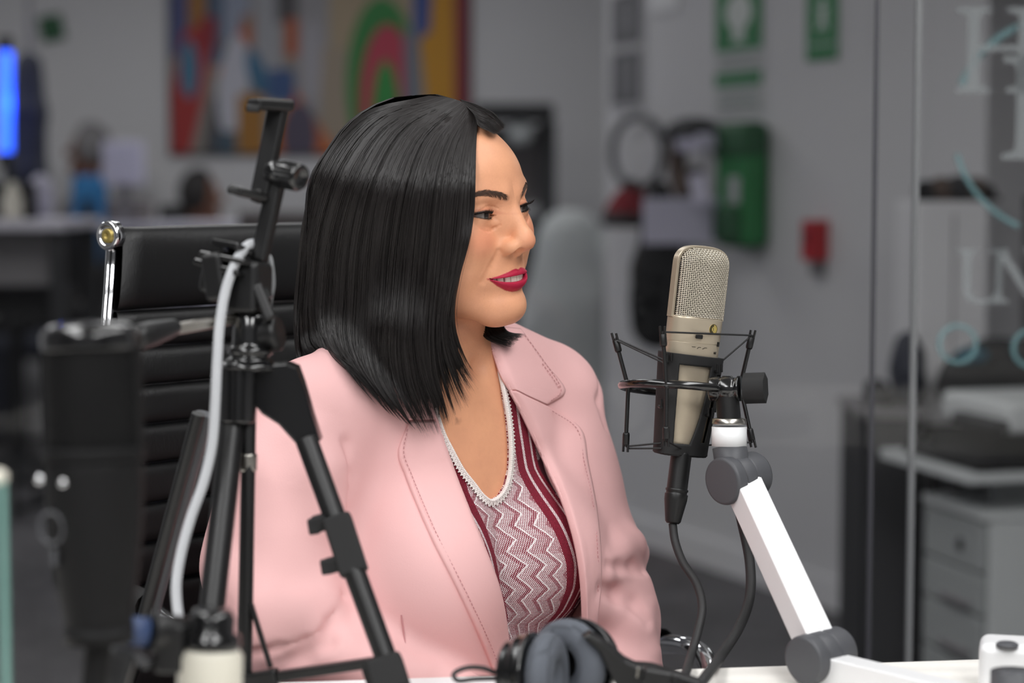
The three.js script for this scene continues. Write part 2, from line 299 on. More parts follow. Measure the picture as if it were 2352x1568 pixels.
const skinTone = srgb(222, 160, 124), lipTone = srgb(176, 32, 64), browTone = srgb(66, 46, 38), linerTone = srgb(22, 17, 17), blushTone = srgb(216, 130, 102), lidTone = srgb(190, 112, 84), mouthTone = srgb(92, 24, 28);
const BROW = [[12, 9, 95], [22, 13, 91], [33, 16.5, 85], [42, 17, 78], [52, 12, 67]];
function skinColour(X, y, z) {
  const x = Math.abs(X), c = skinTone.clone(), n = noise3(X * .09, y * .09, z * .09) - .5, m = noise3(X * .9, y * .9, z * .9) - .5;
  c.lerp(blushTone, .5 * smooth(26, 6, Math.hypot(x - 40, (y + 30) * 1.1, (z - 76) * .8)));
  c.lerp(blushTone, .35 * smooth(14, 4, Math.hypot(x, y + 36, z - 110)));
  const ex = x - EYEC[0], ey = y - EYEC[1];
  if (z > 50) {
    const g = lidGap(ex, ey);
    c.lerp(lidTone, .55 * smooth(7, 2, g) * smooth(0, 3, ey - .1 * ex));
    const upper = ey > .1 * ex - .5;
    c.lerp(linerTone, smooth(upper ? 2.8 : 1.2, upper ? 1.6 : .3, g) * smooth(-12.5, -8, ex) * (Math.abs(ex) < 16 ? 1 : 0));
    if (ex > 12 && ex < 21) c.lerp(linerTone, smooth(1.3, .5, Math.abs(ey - 1.2 - (ex - 12) * .32)) * smooth(21, 17, ex));
  }
  if (y < -62 && y > -80 && x < 32 && z < 94 - x * x * .014 && z > 60) c.lerp(mouthTone, smooth(1.2, 0, Math.max(y - along(GTOP, x), along(GBOT, x) - y)) * smooth(92 - x * x * .014, 88 - x * x * .014, z));
  const b = chain(x, y, z, BROW.map(p => [...p, 2.0])); c.lerp(browTone, .42 * smooth(2.2, 0, b));
  // lips
  if (y < -56 && y > -86 && x < 32 && z > 78) c.lerp(lipTone, smooth(.35, -.35, Math.max(y - along(MTOP, x), along(MBOT, x) - y)));
  const k = 1 + n * .07 + m * .05; c.r *= k; c.g *= k * (1 + n * .02); c.b *= k; return c;
}
function paint(g, fn) { const p = g.attributes.position, a = new Float32Array(p.count * 3); for (let i = 0; i < p.count; i++) { const c = fn(p.getX(i), p.getY(i), p.getZ(i)); a[3 * i] = c.r; a[3 * i + 1] = c.g; a[3 * i + 2] = c.b; } g.setAttribute('color', new THREE.BufferAttribute(a, 3)); return g; }

// eyes, lashes, brows and teeth, in head millimetres
function eyeballs(parent) {
  const iris = srgb(32, 20, 15), pupil = srgb(8, 7, 7), white = srgb(122, 113, 108), rim = srgb(190, 120, 110), gaze = V(.2, -.02, 1).normalize();
  for (const s of [-1, 1]) {
    const c = V(s * EYEC[0], EYEC[1], EYEC[2]), g = new THREE.SphereGeometry(12.15, 96, 72);
    g.rotateX(Math.PI / 2); const p = g.attributes.position;
    const to = new THREE.Quaternion().setFromUnitVectors(V(0, 0, 1), gaze); g.applyQuaternion(to);
    const a = new Float32Array(p.count * 3), v = V(0, 0, 0), n = V(0, 0, 0);
    for (let i = 0; i < p.count; i++) { v.fromBufferAttribute(p, i); n.copy(v).normalize(); const ang = Math.acos(clamp(n.dot(gaze), -1, 1)) * 12.15; const col = white.clone().lerp(rim, .5 * smooth(9, 13, Math.abs(v.x))); col.lerp(iris, smooth(7.3, 6.7, ang)); col.lerp(pupil, smooth(2.6, 2.2, ang)); col.lerp(pupil, .6 * smooth(5.8, 6.8, ang) * smooth(7.4, 6.8, ang)); a.set([col.r, col.g, col.b], 3 * i); if (ang < 6.4) { const k = 1 + .055 * smooth(6.4, 2, ang); p.setXYZ(i, v.x * k, v.y * k, v.z * k); } }
    g.setAttribute('color', new THREE.BufferAttribute(a, 3)); g.computeVertexNormals(); g.translate(c.x, c.y, c.z); g.applyMatrix4(headM);
    mesh('eye', g, mats.eye, parent, 'dark brown eye');
  }
}
function spike(list, pts, r0, r1) { // tapered three-sided hair through world points
  const pos = [], nor = [], idx = [], n = pts.length, t = V(0, 0, 0), a = V(0, 0, 0), b = V(0, 0, 0), w = V(0, 0, 0);
  for (let i = 0; i < n; i++) {
    t.copy(pts[Math.min(i + 1, n - 1)]).sub(pts[Math.max(i - 1, 0)]).normalize(); a.set(.3, .2, 1).cross(t).normalize(); b.copy(t).cross(a); const r = lerp(r0, r1, i / (n - 1));
    for (let k = 0; k < 3; k++) { const q = k * 2.0944; w.copy(a).multiplyScalar(Math.cos(q)).addScaledVector(b, Math.sin(q)); nor.push(w.x, w.y, w.z); pos.push(pts[i].x + w.x * r, pts[i].y + w.y * r, pts[i].z + w.z * r); }
    if (i) for (let k = 0; k < 3; k++) { const p = 3 * (i - 1) + k, q = 3 * (i - 1) + (k + 1) % 3; idx.push(p, q, p + 3, q, q + 3, p + 3); }
  }
  list.push({ pos, nor, idx });
}
function spikes(list) {
  let nv = 0, ni = 0; for (const s of list) { nv += s.pos.length; ni += s.idx.length; }
  const pos = new Float32Array(nv), nor = new Float32Array(nv), idx = new Uint32Array(ni); let a = 0, b = 0;
  for (const s of list) { pos.set(s.pos, a); nor.set(s.nor, a); for (let i = 0; i < s.idx.length; i++) idx[b + i] = s.idx[i] + a / 3; a += s.pos.length; b += s.idx.length; }
  const g = new THREE.BufferGeometry(); g.setAttribute('position', new THREE.BufferAttribute(pos, 3)); g.setAttribute('normal', new THREE.BufferAttribute(nor, 3)); g.setIndex(new THREE.BufferAttribute(idx, 1)); return g;
}
function lashesAndBrows(parent) {
  for (const s of [-1, 1]) {
    const lash = [];
    for (let i = 0; i < 96; i++) {
      const low = i > 76, u = low ? rr(-6, 13) : lerp(-11, 14, Math.pow(i / 76, .8)) + rr(-.4, .4), w = 14.2, q = Math.max(0, 1 - u * u / w / w), v = low ? -2.9 * q + .1 * u : 3.2 * Math.pow(q, .8) + .1 * u;
      const r = 13.4, zz = Math.sqrt(Math.max(0, r * r - u * u - v * v)), L = low ? 3 : lerp(4.5, 8.5, smooth(-10, 10, u)) * rr(.8, 1.1), out = .25 * u / 10 + .1;
      const p = [0, .33, .66, 1].map(t => H(s * (EYEC[0] + u + out * L * t * (low ? 1 : 1.2)), EYEC[1] + v + (low ? -L * .5 * t : L * (-.12 * t + .62 * t * t)), EYEC[2] + zz + L * (.85 * t - .15 * t * t)));
      spike(lash, p, low ? 1e-4 : 2.6e-4, 4e-5);
    }
    mesh('eyelashes', spikes(lash), mats.lash, parent, 'long black eyelashes');
    const brow = [];
    for (let i = 0; i < 560; i++) {
      const t = rnd(), k = t * (BROW.length - 1), j = Math.min(BROW.length - 2, Math.floor(k)), f = k - j, w = lerp(4.2, 1.7, t * t) * (t < .1 ? .75 : 1), off = rr(-1, 1) * w;
      const bx = lerp(BROW[j][0], BROW[j + 1][0], f), by = lerp(BROW[j][1], BROW[j + 1][1], f) + off, dir = lerp(.7, -.4, smooth(0, 1, t)) - off * .12, L = rr(4, 7.5);
      const pts = [0, .5, 1].map(q => { const h = headSurface(s * (bx + Math.cos(dir) * L * q), by + Math.sin(dir) * L * q); h.z += .15 + .5 * Math.sin(q * 2.2); return h.applyMatrix4(headM); });
      spike(brow, pts, 1.15e-4, 3e-5);
    }
    mesh('eyebrow', spikes(brow), mats.brow, parent, 'dark brown eyebrow');
  }
}
function teethRow(parent) {
  const W = [8.4, 6.6, 7.4, 6.6, 6.6];
  for (const s of [-1, 1]) {
    let x = 0;
    W.forEach((w, i) => {
      const xm = x + w / 2; x += w * (i < 2 ? .96 : .8); const z = 93.2 - xm * xm * .019, slope = -2 * xm * .019, h = [10, 9.2, 9.8, 8.6, 8, 7.6][i];
      const g = new RoundedBoxGeometry(w * .985, h, 4.5, 4, 1.5); const p = g.attributes.position; for (let q = 0; q < p.count; q++) { const y = p.getY(q); p.setX(q, p.getX(q) * (1 - .06 * (y / h + .5))); } g.computeVertexNormals();
      g.rotateY(-s * Math.atan(slope)); g.translate(s * xm, -77 + h / 2 + [0, .5, .1, .6, 1.1, 1.5][i], z - 2.2); g.applyMatrix4(headM);
      mesh('tooth', g, mats.tooth, parent);
    });
  }
}
mat('eye', { vertexColors: true, roughness: .22, clearcoat: .5, clearcoatRoughness: .05 });
mat('lash', { color: srgb(14, 12, 12), roughness: .6 });
mat('brow', { color: srgb(82, 62, 52), roughness: .7 });
mat('tooth', { color: srgb(236, 228, 214), roughness: .25, clearcoat: .5 });
// torso axes: x to her left, y up, z forward, millimetres from a point inside the chest
const TYAW = 40 * Math.PI / 180, TO = P(1000, 1000, 2.08), TS = Math.sin(TYAW), TC = Math.cos(TYAW);
const TX = V(TC, 0, -TS).applyMatrix4(LEAN), TY = V(0, 1, 0).applyMatrix4(LEAN), TZ = V(TS, 0, TC).applyMatrix4(LEAN);
const toTorso = (x, y, z) => { x = (x - TO.x) * 1000; y = (y - TO.y) * 1000; z = (z - TO.z) * 1000; return [TX.x * x + TX.y * y + TX.z * z, TY.x * x + TY.y * y + TY.z * z, TZ.x * x + TZ.y * y + TZ.z * z]; };
const T = (X, Y, Z) => TO.clone().addScaledVector(TX, X / 1000).addScaledVector(TY, Y / 1000).addScaledVector(TZ, Z / 1000);
const leanY = (x, y) => y - x * .045;               // her left shoulder is carried a little higher
function torsoField(X, y0, z) { // skin of the trunk
  const x = Math.abs(X), y = leanY(X, y0);
  let d = sEll(x, y, z, 0, -70, -8, 150, 200, 96);
  d = smin(d, sEll(x, y, z, 0, -300, 5, 150, 170, 110), 60);
  d = smin(d, sEll(x, y, z, 68, -132, 66, 64, 68, 68), 44);
  d = smin(d, sCap(x, y, z, 0, 66, -22, 135, 22, -12, 46, 38), 40);
  d = smin(d, sCap(x, y, z, 6, 40, 36, 110, 42, 16, 18, 14), 40);
  d = smin(d, sCap(x, y, z, 0, 104, -30, 90, 50, -22, 42, 30), 40);
  return d;
}
function bodyField(wx, wy, wz) { // metres: head, neck and chest as one surface
  const h = toHead(wx, wy, wz), t = toTorso(wx, wy, wz);
  const n = neckField(h[0], h[1], h[2]); let d = h[1] > -200 ? smin(headField(h[0], h[1], h[2]), n, 10) : n;
  d = smin(d, torsoField(t[0], t[1], t[2]), 34);
  d = smax(d, -sCap(t[0], t[1], t[2], 0, 74, 70, 0, 60, 84, 5, 6), 16);          // hollow between the collarbones
  return d / 1000;
}
// arms, as joints: shoulder, elbow, wrist
const ARM_R = [T(-168, 10, -8), P(628, 1385, 1.965), P(1085, 1650, 1.90)], ARM_L = [T(165, 22, -8), P(1386, 1330, 2.1), P(1412, 1740, 2.04)];
const cap3 = (x, y, z, a, b, r1, r2) => sCap(x, y, z, a.x, a.y, a.z, b.x, b.y, b.z, r1, r2);
const SLEEVE_R = [[P(716, 955, 1.985), .057], [P(668, 1130, 1.97), .066], [P(641, 1300, 1.955), .0695], [P(652, 1425, 1.93), .064]];
const SLEEVE_R2 = [[P(652, 1430, 1.93), .058], [P(805, 1552, 1.905), .049], [P(1070, 1650, 1.905), .042]];
const SLEEVE_L = [[P(1272, 930, 2.175), .0535], [P(1288, 1100, 2.155), .057], [P(1345, 1250, 2.13), .057]];
const SLEEVE_L2 = [[P(1360, 1290, 2.13), .0515], [P(1400, 1420, 2.11), .0465], [P(1415, 1580, 2.08), .0445], [P(1415, 1720, 2.05), .042]];
function chain3(x, y, z, L, k) { let d = 1e9; for (let i = 0; i < L.length - 1; i++) d = smin(d, cap3(x, y, z, L[i][0], L[i + 1][0], L[i][1], L[i + 1][1]), k); return d; }
const FOLDS = [];   // { s: [[a, b, r1, r2]...], k, cut }
function jacketTrunk(x, y, z) {
  const t = toTorso(x, y, z), X = Math.abs(t[0]), Y = leanY(t[0], t[1]);
  let d = torsoField(t[0], t[1], t[2]) - 12;
  d = smin(d, sCap(X, Y, t[2], 0, 66, -20, t[0] < 0 ? 136 : 156, t[0] < 0 ? 24 : 35, -10, 48, 49), 40);
  d = smin(d, sEll(X, Y, t[2], 74, -140, 50, 82, 84, 84), 50);                 // front falls straight from the bust
  d = smin(d, sEll(X, Y, t[2], 72, -290, 40, 96, 190, 100), 60);
  d = smax(d, t[1] - 122, 10);
  return d / 1000;
}
function jacketField(x, y, z) {
  let d = jacketTrunk(x, y, z);
  d = smin(d, chain3(x, y, z, SLEEVE_R, .03), .022); d = smin(d, chain3(x, y, z, SLEEVE_L, .03), .022);
  d = smin(d, chain3(x, y, z, SLEEVE_R2, .03), .016); d = smin(d, chain3(x, y, z, SLEEVE_L2, .03), .014);
  if (Math.abs(d) < .06) for (const f of FOLDS) {
    const b = f.box; if (x < b[0] || x > b[1] || y < b[2] || y > b[3] || z < b[4] || z > b[5]) continue;
    let c = 1e9; for (const s of f.s) c = smin(c, cap3(x, y, z, s[0], s[1], s[2], s[3]), .01); d = f.cut ? smax(d, -c, f.k) : smin(d, c, f.k);
  }
  return d;
}
/** A fold in cloth: a ridge (or, cut, a crease) along spots of the photograph, sitting in the surface there. */
function fold(field, pts, r, k, sink, cut) {
  const q = pts.map(([x, y]) => { const p = cast(field, x, y); const n = gradient(field, p); return p.addScaledVector(n, cut ? sink : -sink); }), n = q.length, m = .05;
  const rad = i => r * (.55 + .45 * Math.sin(Math.PI * (i + .5) / n));
  FOLDS.push({ s: q.slice(1).map((b, i) => [q[i], b, rad(i), rad(i + 1)]), k, cut, box: [Math.min(...q.map(p => p.x)) - m, Math.max(...q.map(p => p.x)) + m, Math.min(...q.map(p => p.y)) - m, Math.max(...q.map(p => p.y)) + m, Math.min(...q.map(p => p.z)) - m, Math.max(...q.map(p => p.z)) + m] });
}
// folds read from the photograph: [points, radius, blend, sink, cut]
const FOLDLIST = [
  [[[560, 1478], [620, 1466], [690, 1446], [742, 1424]], .020, .018, .011, false],
  [[[610, 1545], [670, 1515], [735, 1490], [782, 1478]], .021, .016, .011, false],
  [[[700, 1545], [790, 1520], [860, 1530], [960, 1560]], .018, .018, .010, false],
  [[[570, 1500], [640, 1486], [700, 1466], [738, 1446]], .003, .010, .000, true],
  [[[640, 1525], [700, 1500], [750, 1470], [752, 1430], [780, 1370]], .004, .012, .001, true],
  [[[520, 1330], [600, 1385], [680, 1400], [745, 1370]], .016, .03, .010, false],
  [[[792, 1020], [800, 1090], [794, 1170], [786, 1260]], .002, .014, .001, true],
  [[[700, 1000], [745, 1080], [760, 1180]], .014, .03, .009, false],
  [[[1478, 1268], [1456, 1254], [1428, 1262], [1404, 1292]], .019, .012, .008, false],
  [[[1400, 1330], [1440, 1326], [1470, 1336], [1490, 1372]], .016, .016, .010, false],
  [[[1380, 1395], [1425, 1400], [1468, 1430], [1500, 1490]], .017, .016, .010, false],
  [[[1400, 1296], [1425, 1302], [1455, 1300], [1478, 1310]], .003, .009, .000, true],
  [[[1376, 1350], [1415, 1364], [1456, 1384], [1490, 1424]], .004, .012, .001, true],
  [[[1366, 800], [1384, 860], [1376, 920], [1392, 980]], .0015, .010, .001, true],
];
// ---------------------------------------------------------------- clothes, cut along lines read on the cloth
const knit = f => (x, y, z) => { const t = toTorso(x, y, z); return (torsoField(t[0], t[1], t[2]) - f) / 1000; };
const blouseOuter = knit(4);
const spline2 = pts => { const c = new THREE.CatmullRomCurve3(pts.map(p => V(p[0], p[1], 0)), false, 'centripetal'); return t => { const v = c.getPoint(clamp(t, 0, 1)); return [v.x, v.y]; }; };
function polyXY(field, pts) { return pts.map(([x, y]) => { const p = cast(field, x, y), t = toTorso(p.x, p.y, p.z); return [t[0], t[1]]; }); }
function inPoly(poly) { // signed distance, millimetres, < 0 inside
  return (x, y) => { let d = 1e9, inside = false; for (let i = 0, j = poly.length - 1; i < poly.length; j = i++) { const [ax, ay] = poly[i], [bx, by] = poly[j], ex = bx - ax, ey = by - ay, wx = x - ax, wy = y - ay, t = clamp((wx * ex + wy * ey) / (ex * ex + ey * ey), 0, 1), qx = wx - ex * t, qy = wy - ey * t; d = Math.min(d, qx * qx + qy * qy); if ((ay > y) !== (by > y) && x < ex * (y - ay) / ey + ax) inside = !inside; } return Math.sqrt(d) * (inside ? -1 : 1); };
}
/** The same, looked up on a raster of 1.5 mm. */
function raster(fn, x0, x1, y0, y1, h = 1.5) { const w = Math.ceil((x1 - x0) / h) + 1, n = Math.ceil((y1 - y0) / h) + 1, a = new Float32Array(w * n); for (let j = 0; j < n; j++) for (let i = 0; i < w; i++) a[j * w + i] = fn(x0 + i * h, y0 + j * h); return (x, y) => { const u = clamp((x - x0) / h, 0, w - 1.001), v = clamp((y - y0) / h, 0, n - 1.001), i = u | 0, j = v | 0, k = j * w + i; return lerp(lerp(a[k], a[k + 1], u - i), lerp(a[k + w], a[k + w + 1], u - i), v - j); }; }
for (const f of FOLDLIST) fold(jacketField, ...f);
const EDGE_NEAR = [[1012, 975], [1030, 1030], [1060, 1110], [1092, 1195], [1125, 1280], [1150, 1350], [1164, 1420], [1170, 1500], [1174, 1568], [1178, 1700]];
const EDGE_FAR = [[1132, 800], [1152, 855], [1178, 912], [1215, 972], [1255, 1060], [1292, 1145], [1320, 1235], [1334, 1310], [1341, 1400], [1344, 1470], [1346, 1568], [1350, 1700]];
const openXY = raster(inPoly([...polyXY(jacketTrunk, EDGE_NEAR), ...polyXY(jacketTrunk, [...EDGE_FAR].reverse()), [95, 190], [-95, 190]]), -260, 300, -520, 210);
const jacketCut = (x, y, z) => { const d = jacketField(x, y, z); if (d > .02) return d; const t = toTorso(x, y, z), under = openXY(t[0] - 1.25 * Math.max(0, -d * 1000 - 2), t[1]), op = Math.min(openXY(t[0], t[1]), under); if (t[2] < 16 || op > 5) return d; const c = Math.max(op, 18 - t[2], jacketTrunk(x, y, z) * 1000 - 8) / 1000; return smax(d, -c, .002); };
const NECK_V = [[1000, 940], [1020, 998], [1038, 1034], [1062, 1078], [1088, 1112], [1108, 1138], [1127, 1150], [1147, 1140], [1162, 1116], [1170, 1080], [1172, 1030], [1167, 965], [1157, 905], [1146, 855], [1134, 800]];
const vXY = raster(inPoly([...polyXY(blouseOuter, NECK_V), [70, 200], [-70, 200]]), -200, 220, -380, 210);
const blouseField = (x, y, z) => { const t = toTorso(x, y, z); let d = (torsoField(t[0], t[1], t[2]) - 4) / 1000; d = Math.max(d, -Math.max(vXY(t[0], t[1]), -t[2] - 20) / 1000, (t[1] - 105) / 1000); return d; };

/** A layer of cloth between two drawn edges, lying on a field, rolled at its first edge. */
function layer(field, inner, outer, nt, nu, lift, roll) {
  const a = spline2(inner), b = spline2(outer), top = [], bot = [];
  for (let i = 0; i <= nt; i++) for (let j = 0; j <= nu; j++) {
    const t = i / nt, u = j / nu, p = a(t), q = b(t), h = cast(field, lerp(p[0], q[0], u), lerp(p[1], q[1], u)), n = gradient(field, h, 2e-3);
    const r = u < roll ? Math.sqrt(1 - (1 - u / roll) ** 2) : 1, e = smooth(0, .05, 1 - u) * .4 + .6;
    top.push(h.clone().addScaledVector(n, lerp(-.002, lift * (1 + .5 * smooth(.5, 0, u)), r) * e)); bot.push(h.clone().addScaledVector(n, -.004));
  }
  const W = nu + 1, N = top.length, pos = [...top, ...bot].flatMap(v => [v.x, v.y, v.z]), idx = [];
  const face = (p, q, r) => idx.push(p, q, r);
  for (let i = 0; i < nt; i++) for (let j = 0; j < nu; j++) { const k = i * W + j; face(k, k + W, k + 1); face(k + 1, k + W, k + W + 1); face(N + k, N + k + 1, N + k + W); face(N + k + 1, N + k + W + 1, N + k + W); }
  const wall = (p, q) => { face(p, q, N + p); face(q, N + q, N + p); };
  for (let i = 0; i < nt; i++) { wall(i * W + W, i * W); wall(i * W + nu, i * W + W + nu); } for (let j = 0; j < nu; j++) { wall(j, j + 1); wall(nt * W + j + 1, nt * W + j); }
  let g = new THREE.BufferGeometry(); g.setAttribute('position', new THREE.Float32BufferAttribute(pos, 3)); g.setIndex(idx); g.computeVertexNormals();
  // orient outward
  const q = V(0, 0, 0).fromBufferAttribute(g.attributes.normal, Math.floor(nt / 2) * W + Math.floor(nu / 2)); if (q.dot(CAM.clone().sub(top[Math.floor(N / 2)])) < 0) { for (let k = 0; k < idx.length; k += 3) { const t = idx[k]; idx[k] = idx[k + 1]; idx[k + 1] = t; } g.setIndex(idx); g.computeVertexNormals(); }
  return g;
}
function stitches(field, pts, off, list, len = .0026, gap = .0018, r = .00042) {
  const c = new THREE.CatmullRomCurve3(pts.map(([x, y]) => { const h = cast(field, x, y); return h.addScaledVector(gradient(field, h, 2e-3), off); }), false, 'centripetal'), L = c.getLength();
  for (let s = 0; s < L - len; s += len + gap) list.push(rod(c.getPointAt(s / L), c.getPointAt((s + len) / L), r, r, 5));
}
// knit of the blouse: zigzag panel between maroon bands, drawn in panel widths across and millimetres up
const byHeight = K => Y => { for (let i = 1; i < K.length; i++) if (Y < K[i][0]) return lerp(K[i - 1][1], K[i][1], clamp((Y - K[i - 1][0]) / (K[i][0] - K[i - 1][0]), 0, 1)); return K[K.length - 1][1]; };
const panelL = byHeight([[-330, 0], [-215, 4], [-178, 9], [-155, 3], [-118, -9], [-84, -17], [-49, -30], [0, -35], [100, -38]]), panelR = byHeight([[-330, 52], [-215, 44], [-190, 51], [-175, 59], [-150, 62], [-125, 60], [-105, 56], [-79, 52], [-54, 46], [-32, 39], [3, 36], [100, 34]]);
const knitTex = (() => {
  const W = 1536, HH = 2048, mar = [124, 20, 44], dk = [66, 12, 30], wh = [240, 230, 230];
  // across: -2.6..2.6 half-widths of the panel; up: 0..440 mm
  return dataTex(W, HH, (i, j) => {
    const u = (i / W - .5) * 5.2, v = j / HH * 440, a = Math.abs(u), x = u * 33;   // nominal millimetres
    const row = Math.floor(v / 1.5), fx = x / 1.9 + (row % 2) * .5, fr = fx - Math.floor(fx), fv = v / 1.5 - row, dot = Math.max(Math.abs(fr - .5) * 2, Math.abs(fv - .5) * 1.6);
    const n = noise3(i * .35, j * .35, 3), nn = .86 + .28 * n, out = q => q.map(t => clamp(t * nn, 0, 255));
    if (a < 1) {
      const per = 25, zz = ((-v / per) % 1 + 1) % 1, tri = zz < .55 ? zz / .55 : (1 - zz) / .45, k = (x - tri * 11.5) / 16.5, fk = k - Math.floor(k);
      if (fk < .12) return out(wh); const dens = fk > .7 ? .5 : .66; return out(dot < dens ? wh : mar);
    }
    if (a < 1.3) return out(mar); if (a < 1.40) return out(dot < .78 ? wh : mar); if (a < 1.7) return out(mar); if (a < 1.79) return out(dot < .78 ? wh : mar); if (a < 1.95) return out(mar);
    const p2 = noise3(x * .12, v * .1, 9); return out(p2 > .55 ? (dot < .62 ? wh : dk) : dk);
  });
})();
const knitBump = dataTex(256, 256, (i, j) => { const x = i / 256 * 8, y = j / 256 * 12, r = Math.floor(y), f = x + (r % 2) * .5, q = Math.max(0, 1 - Math.hypot((f - Math.floor(f) - .5) * 2, (y - r - .5) * 2)); const v = 255 * q; return [v, v, v]; }, false);
mat('blouse', { map: knitTex, roughness: .9, bumpMap: (() => { const t = knitBump.clone(); t.repeat.set(5.2 * 33 / (8 * 1.9), 440 / (12 * 1.5)); t.needsUpdate = true; return t; })(), bumpScale: .0006 });
const clothBump = (() => { const a = tileNoise(256, 128, 5), b = tileNoise(256, 32, 6); return dataTex(256, 256, (i, j) => { const v = 255 * clamp(.6 * a(i, j) + .2 * b(i, j) + .2 * ((i + j) % 4 < 2 ? 1 : 0), 0, 1); return [v, v, v]; }, false, [1, 1]); })();
mat('blazer', { color: srgb(229, 180, 179), roughness: .78, sheen: .35, sheenRoughness: .5, sheenColor: srgb(255, 225, 222), bumpMap: (() => { const t = clothBump.clone(); t.repeat.set(12, 12); t.needsUpdate = true; return t; })(), bumpScale: .00008 });
mat('stitch', { color: srgb(196, 140, 142), roughness: .8 });
mat('trouser', { color: srgb(228, 168, 170), roughness: .8 });
mat('crochet', { color: srgb(232, 224, 220), roughness: .9 });
mat('skin', { vertexColors: true, roughness: .43, specularIntensity: .6, bumpMap: grain(40), bumpScale: .00011 });
mat('nail', { color: srgb(222, 150, 140), roughness: .25 });

function planarUV(g, fn) { const p = g.attributes.position, uv = new Float32Array(p.count * 2); for (let i = 0; i < p.count; i++) { const q = fn(p.getX(i), p.getY(i), p.getZ(i)); uv[2 * i] = q[0]; uv[2 * i + 1] = q[1]; } g.setAttribute('uv', new THREE.BufferAttribute(uv, 2)); return g; }
const clothUV = g => planarUV(g, (x, y, z) => { const t = toTorso(x, y, z); return [(t[0] + t[2] * .6) / 1000, (t[1] + t[2] * .25) / 1000]; });

// hands: resting on the table, mostly out of the picture
function handField(w, dir, up, side) { // wrist point, direction, palm normal (up) -> field in metres
  const across = dir.clone().cross(up).normalize().multiplyScalar(side), at = (a, b, c) => w.clone().addScaledVector(dir, a).addScaledVector(across, b).addScaledVector(up, c), L = [];
  L.push([at(-.03, 0, 0), at(.025, 0, 0), .024, .027], [at(.02, -.018, 0), at(.085, -.026, 0), .017, .011], [at(.02, 0, 0), at(.09, -.006, .002), .018, .012], [at(.02, .012, 0), at(.088, .014, 0), .017, .011], [at(.02, .022, -.002), at(.08, .031, -.002), .015, .010]);
  const F = [[-.026, .085, .072], [-.006, .09, .08], [.014, .088, .074], [.031, .08, .058]];
  const fingers = F.map(([b, s, l]) => [at(s, b, 0), at(s + l * .45, b * 1.08, -.002), at(s + l * .75, b * 1.1, -.012), at(s + l * .95, b * 1.1, -.024)]);
  fingers.push([at(.02, -.024, -.004), at(.05, -.048, -.012), at(.078, -.056, -.018), at(.1, -.058, -.022)]);
  const f = (x, y, z) => { let d = 1e9; for (const s of L) d = smin(d, cap3(x, y, z, s[0], s[1], s[2], s[3]), .012); let e = 1e9; for (const q of fingers) { let c = 1e9; for (let i = 0; i < 3; i++) c = smin(c, cap3(x, y, z, q[i], q[i + 1], .0095 - i * .0008, .0088 - i * .0008), .003); e = Math.min(e, c); } return smin(d, e, .006); };
  return { f, fingers };
}
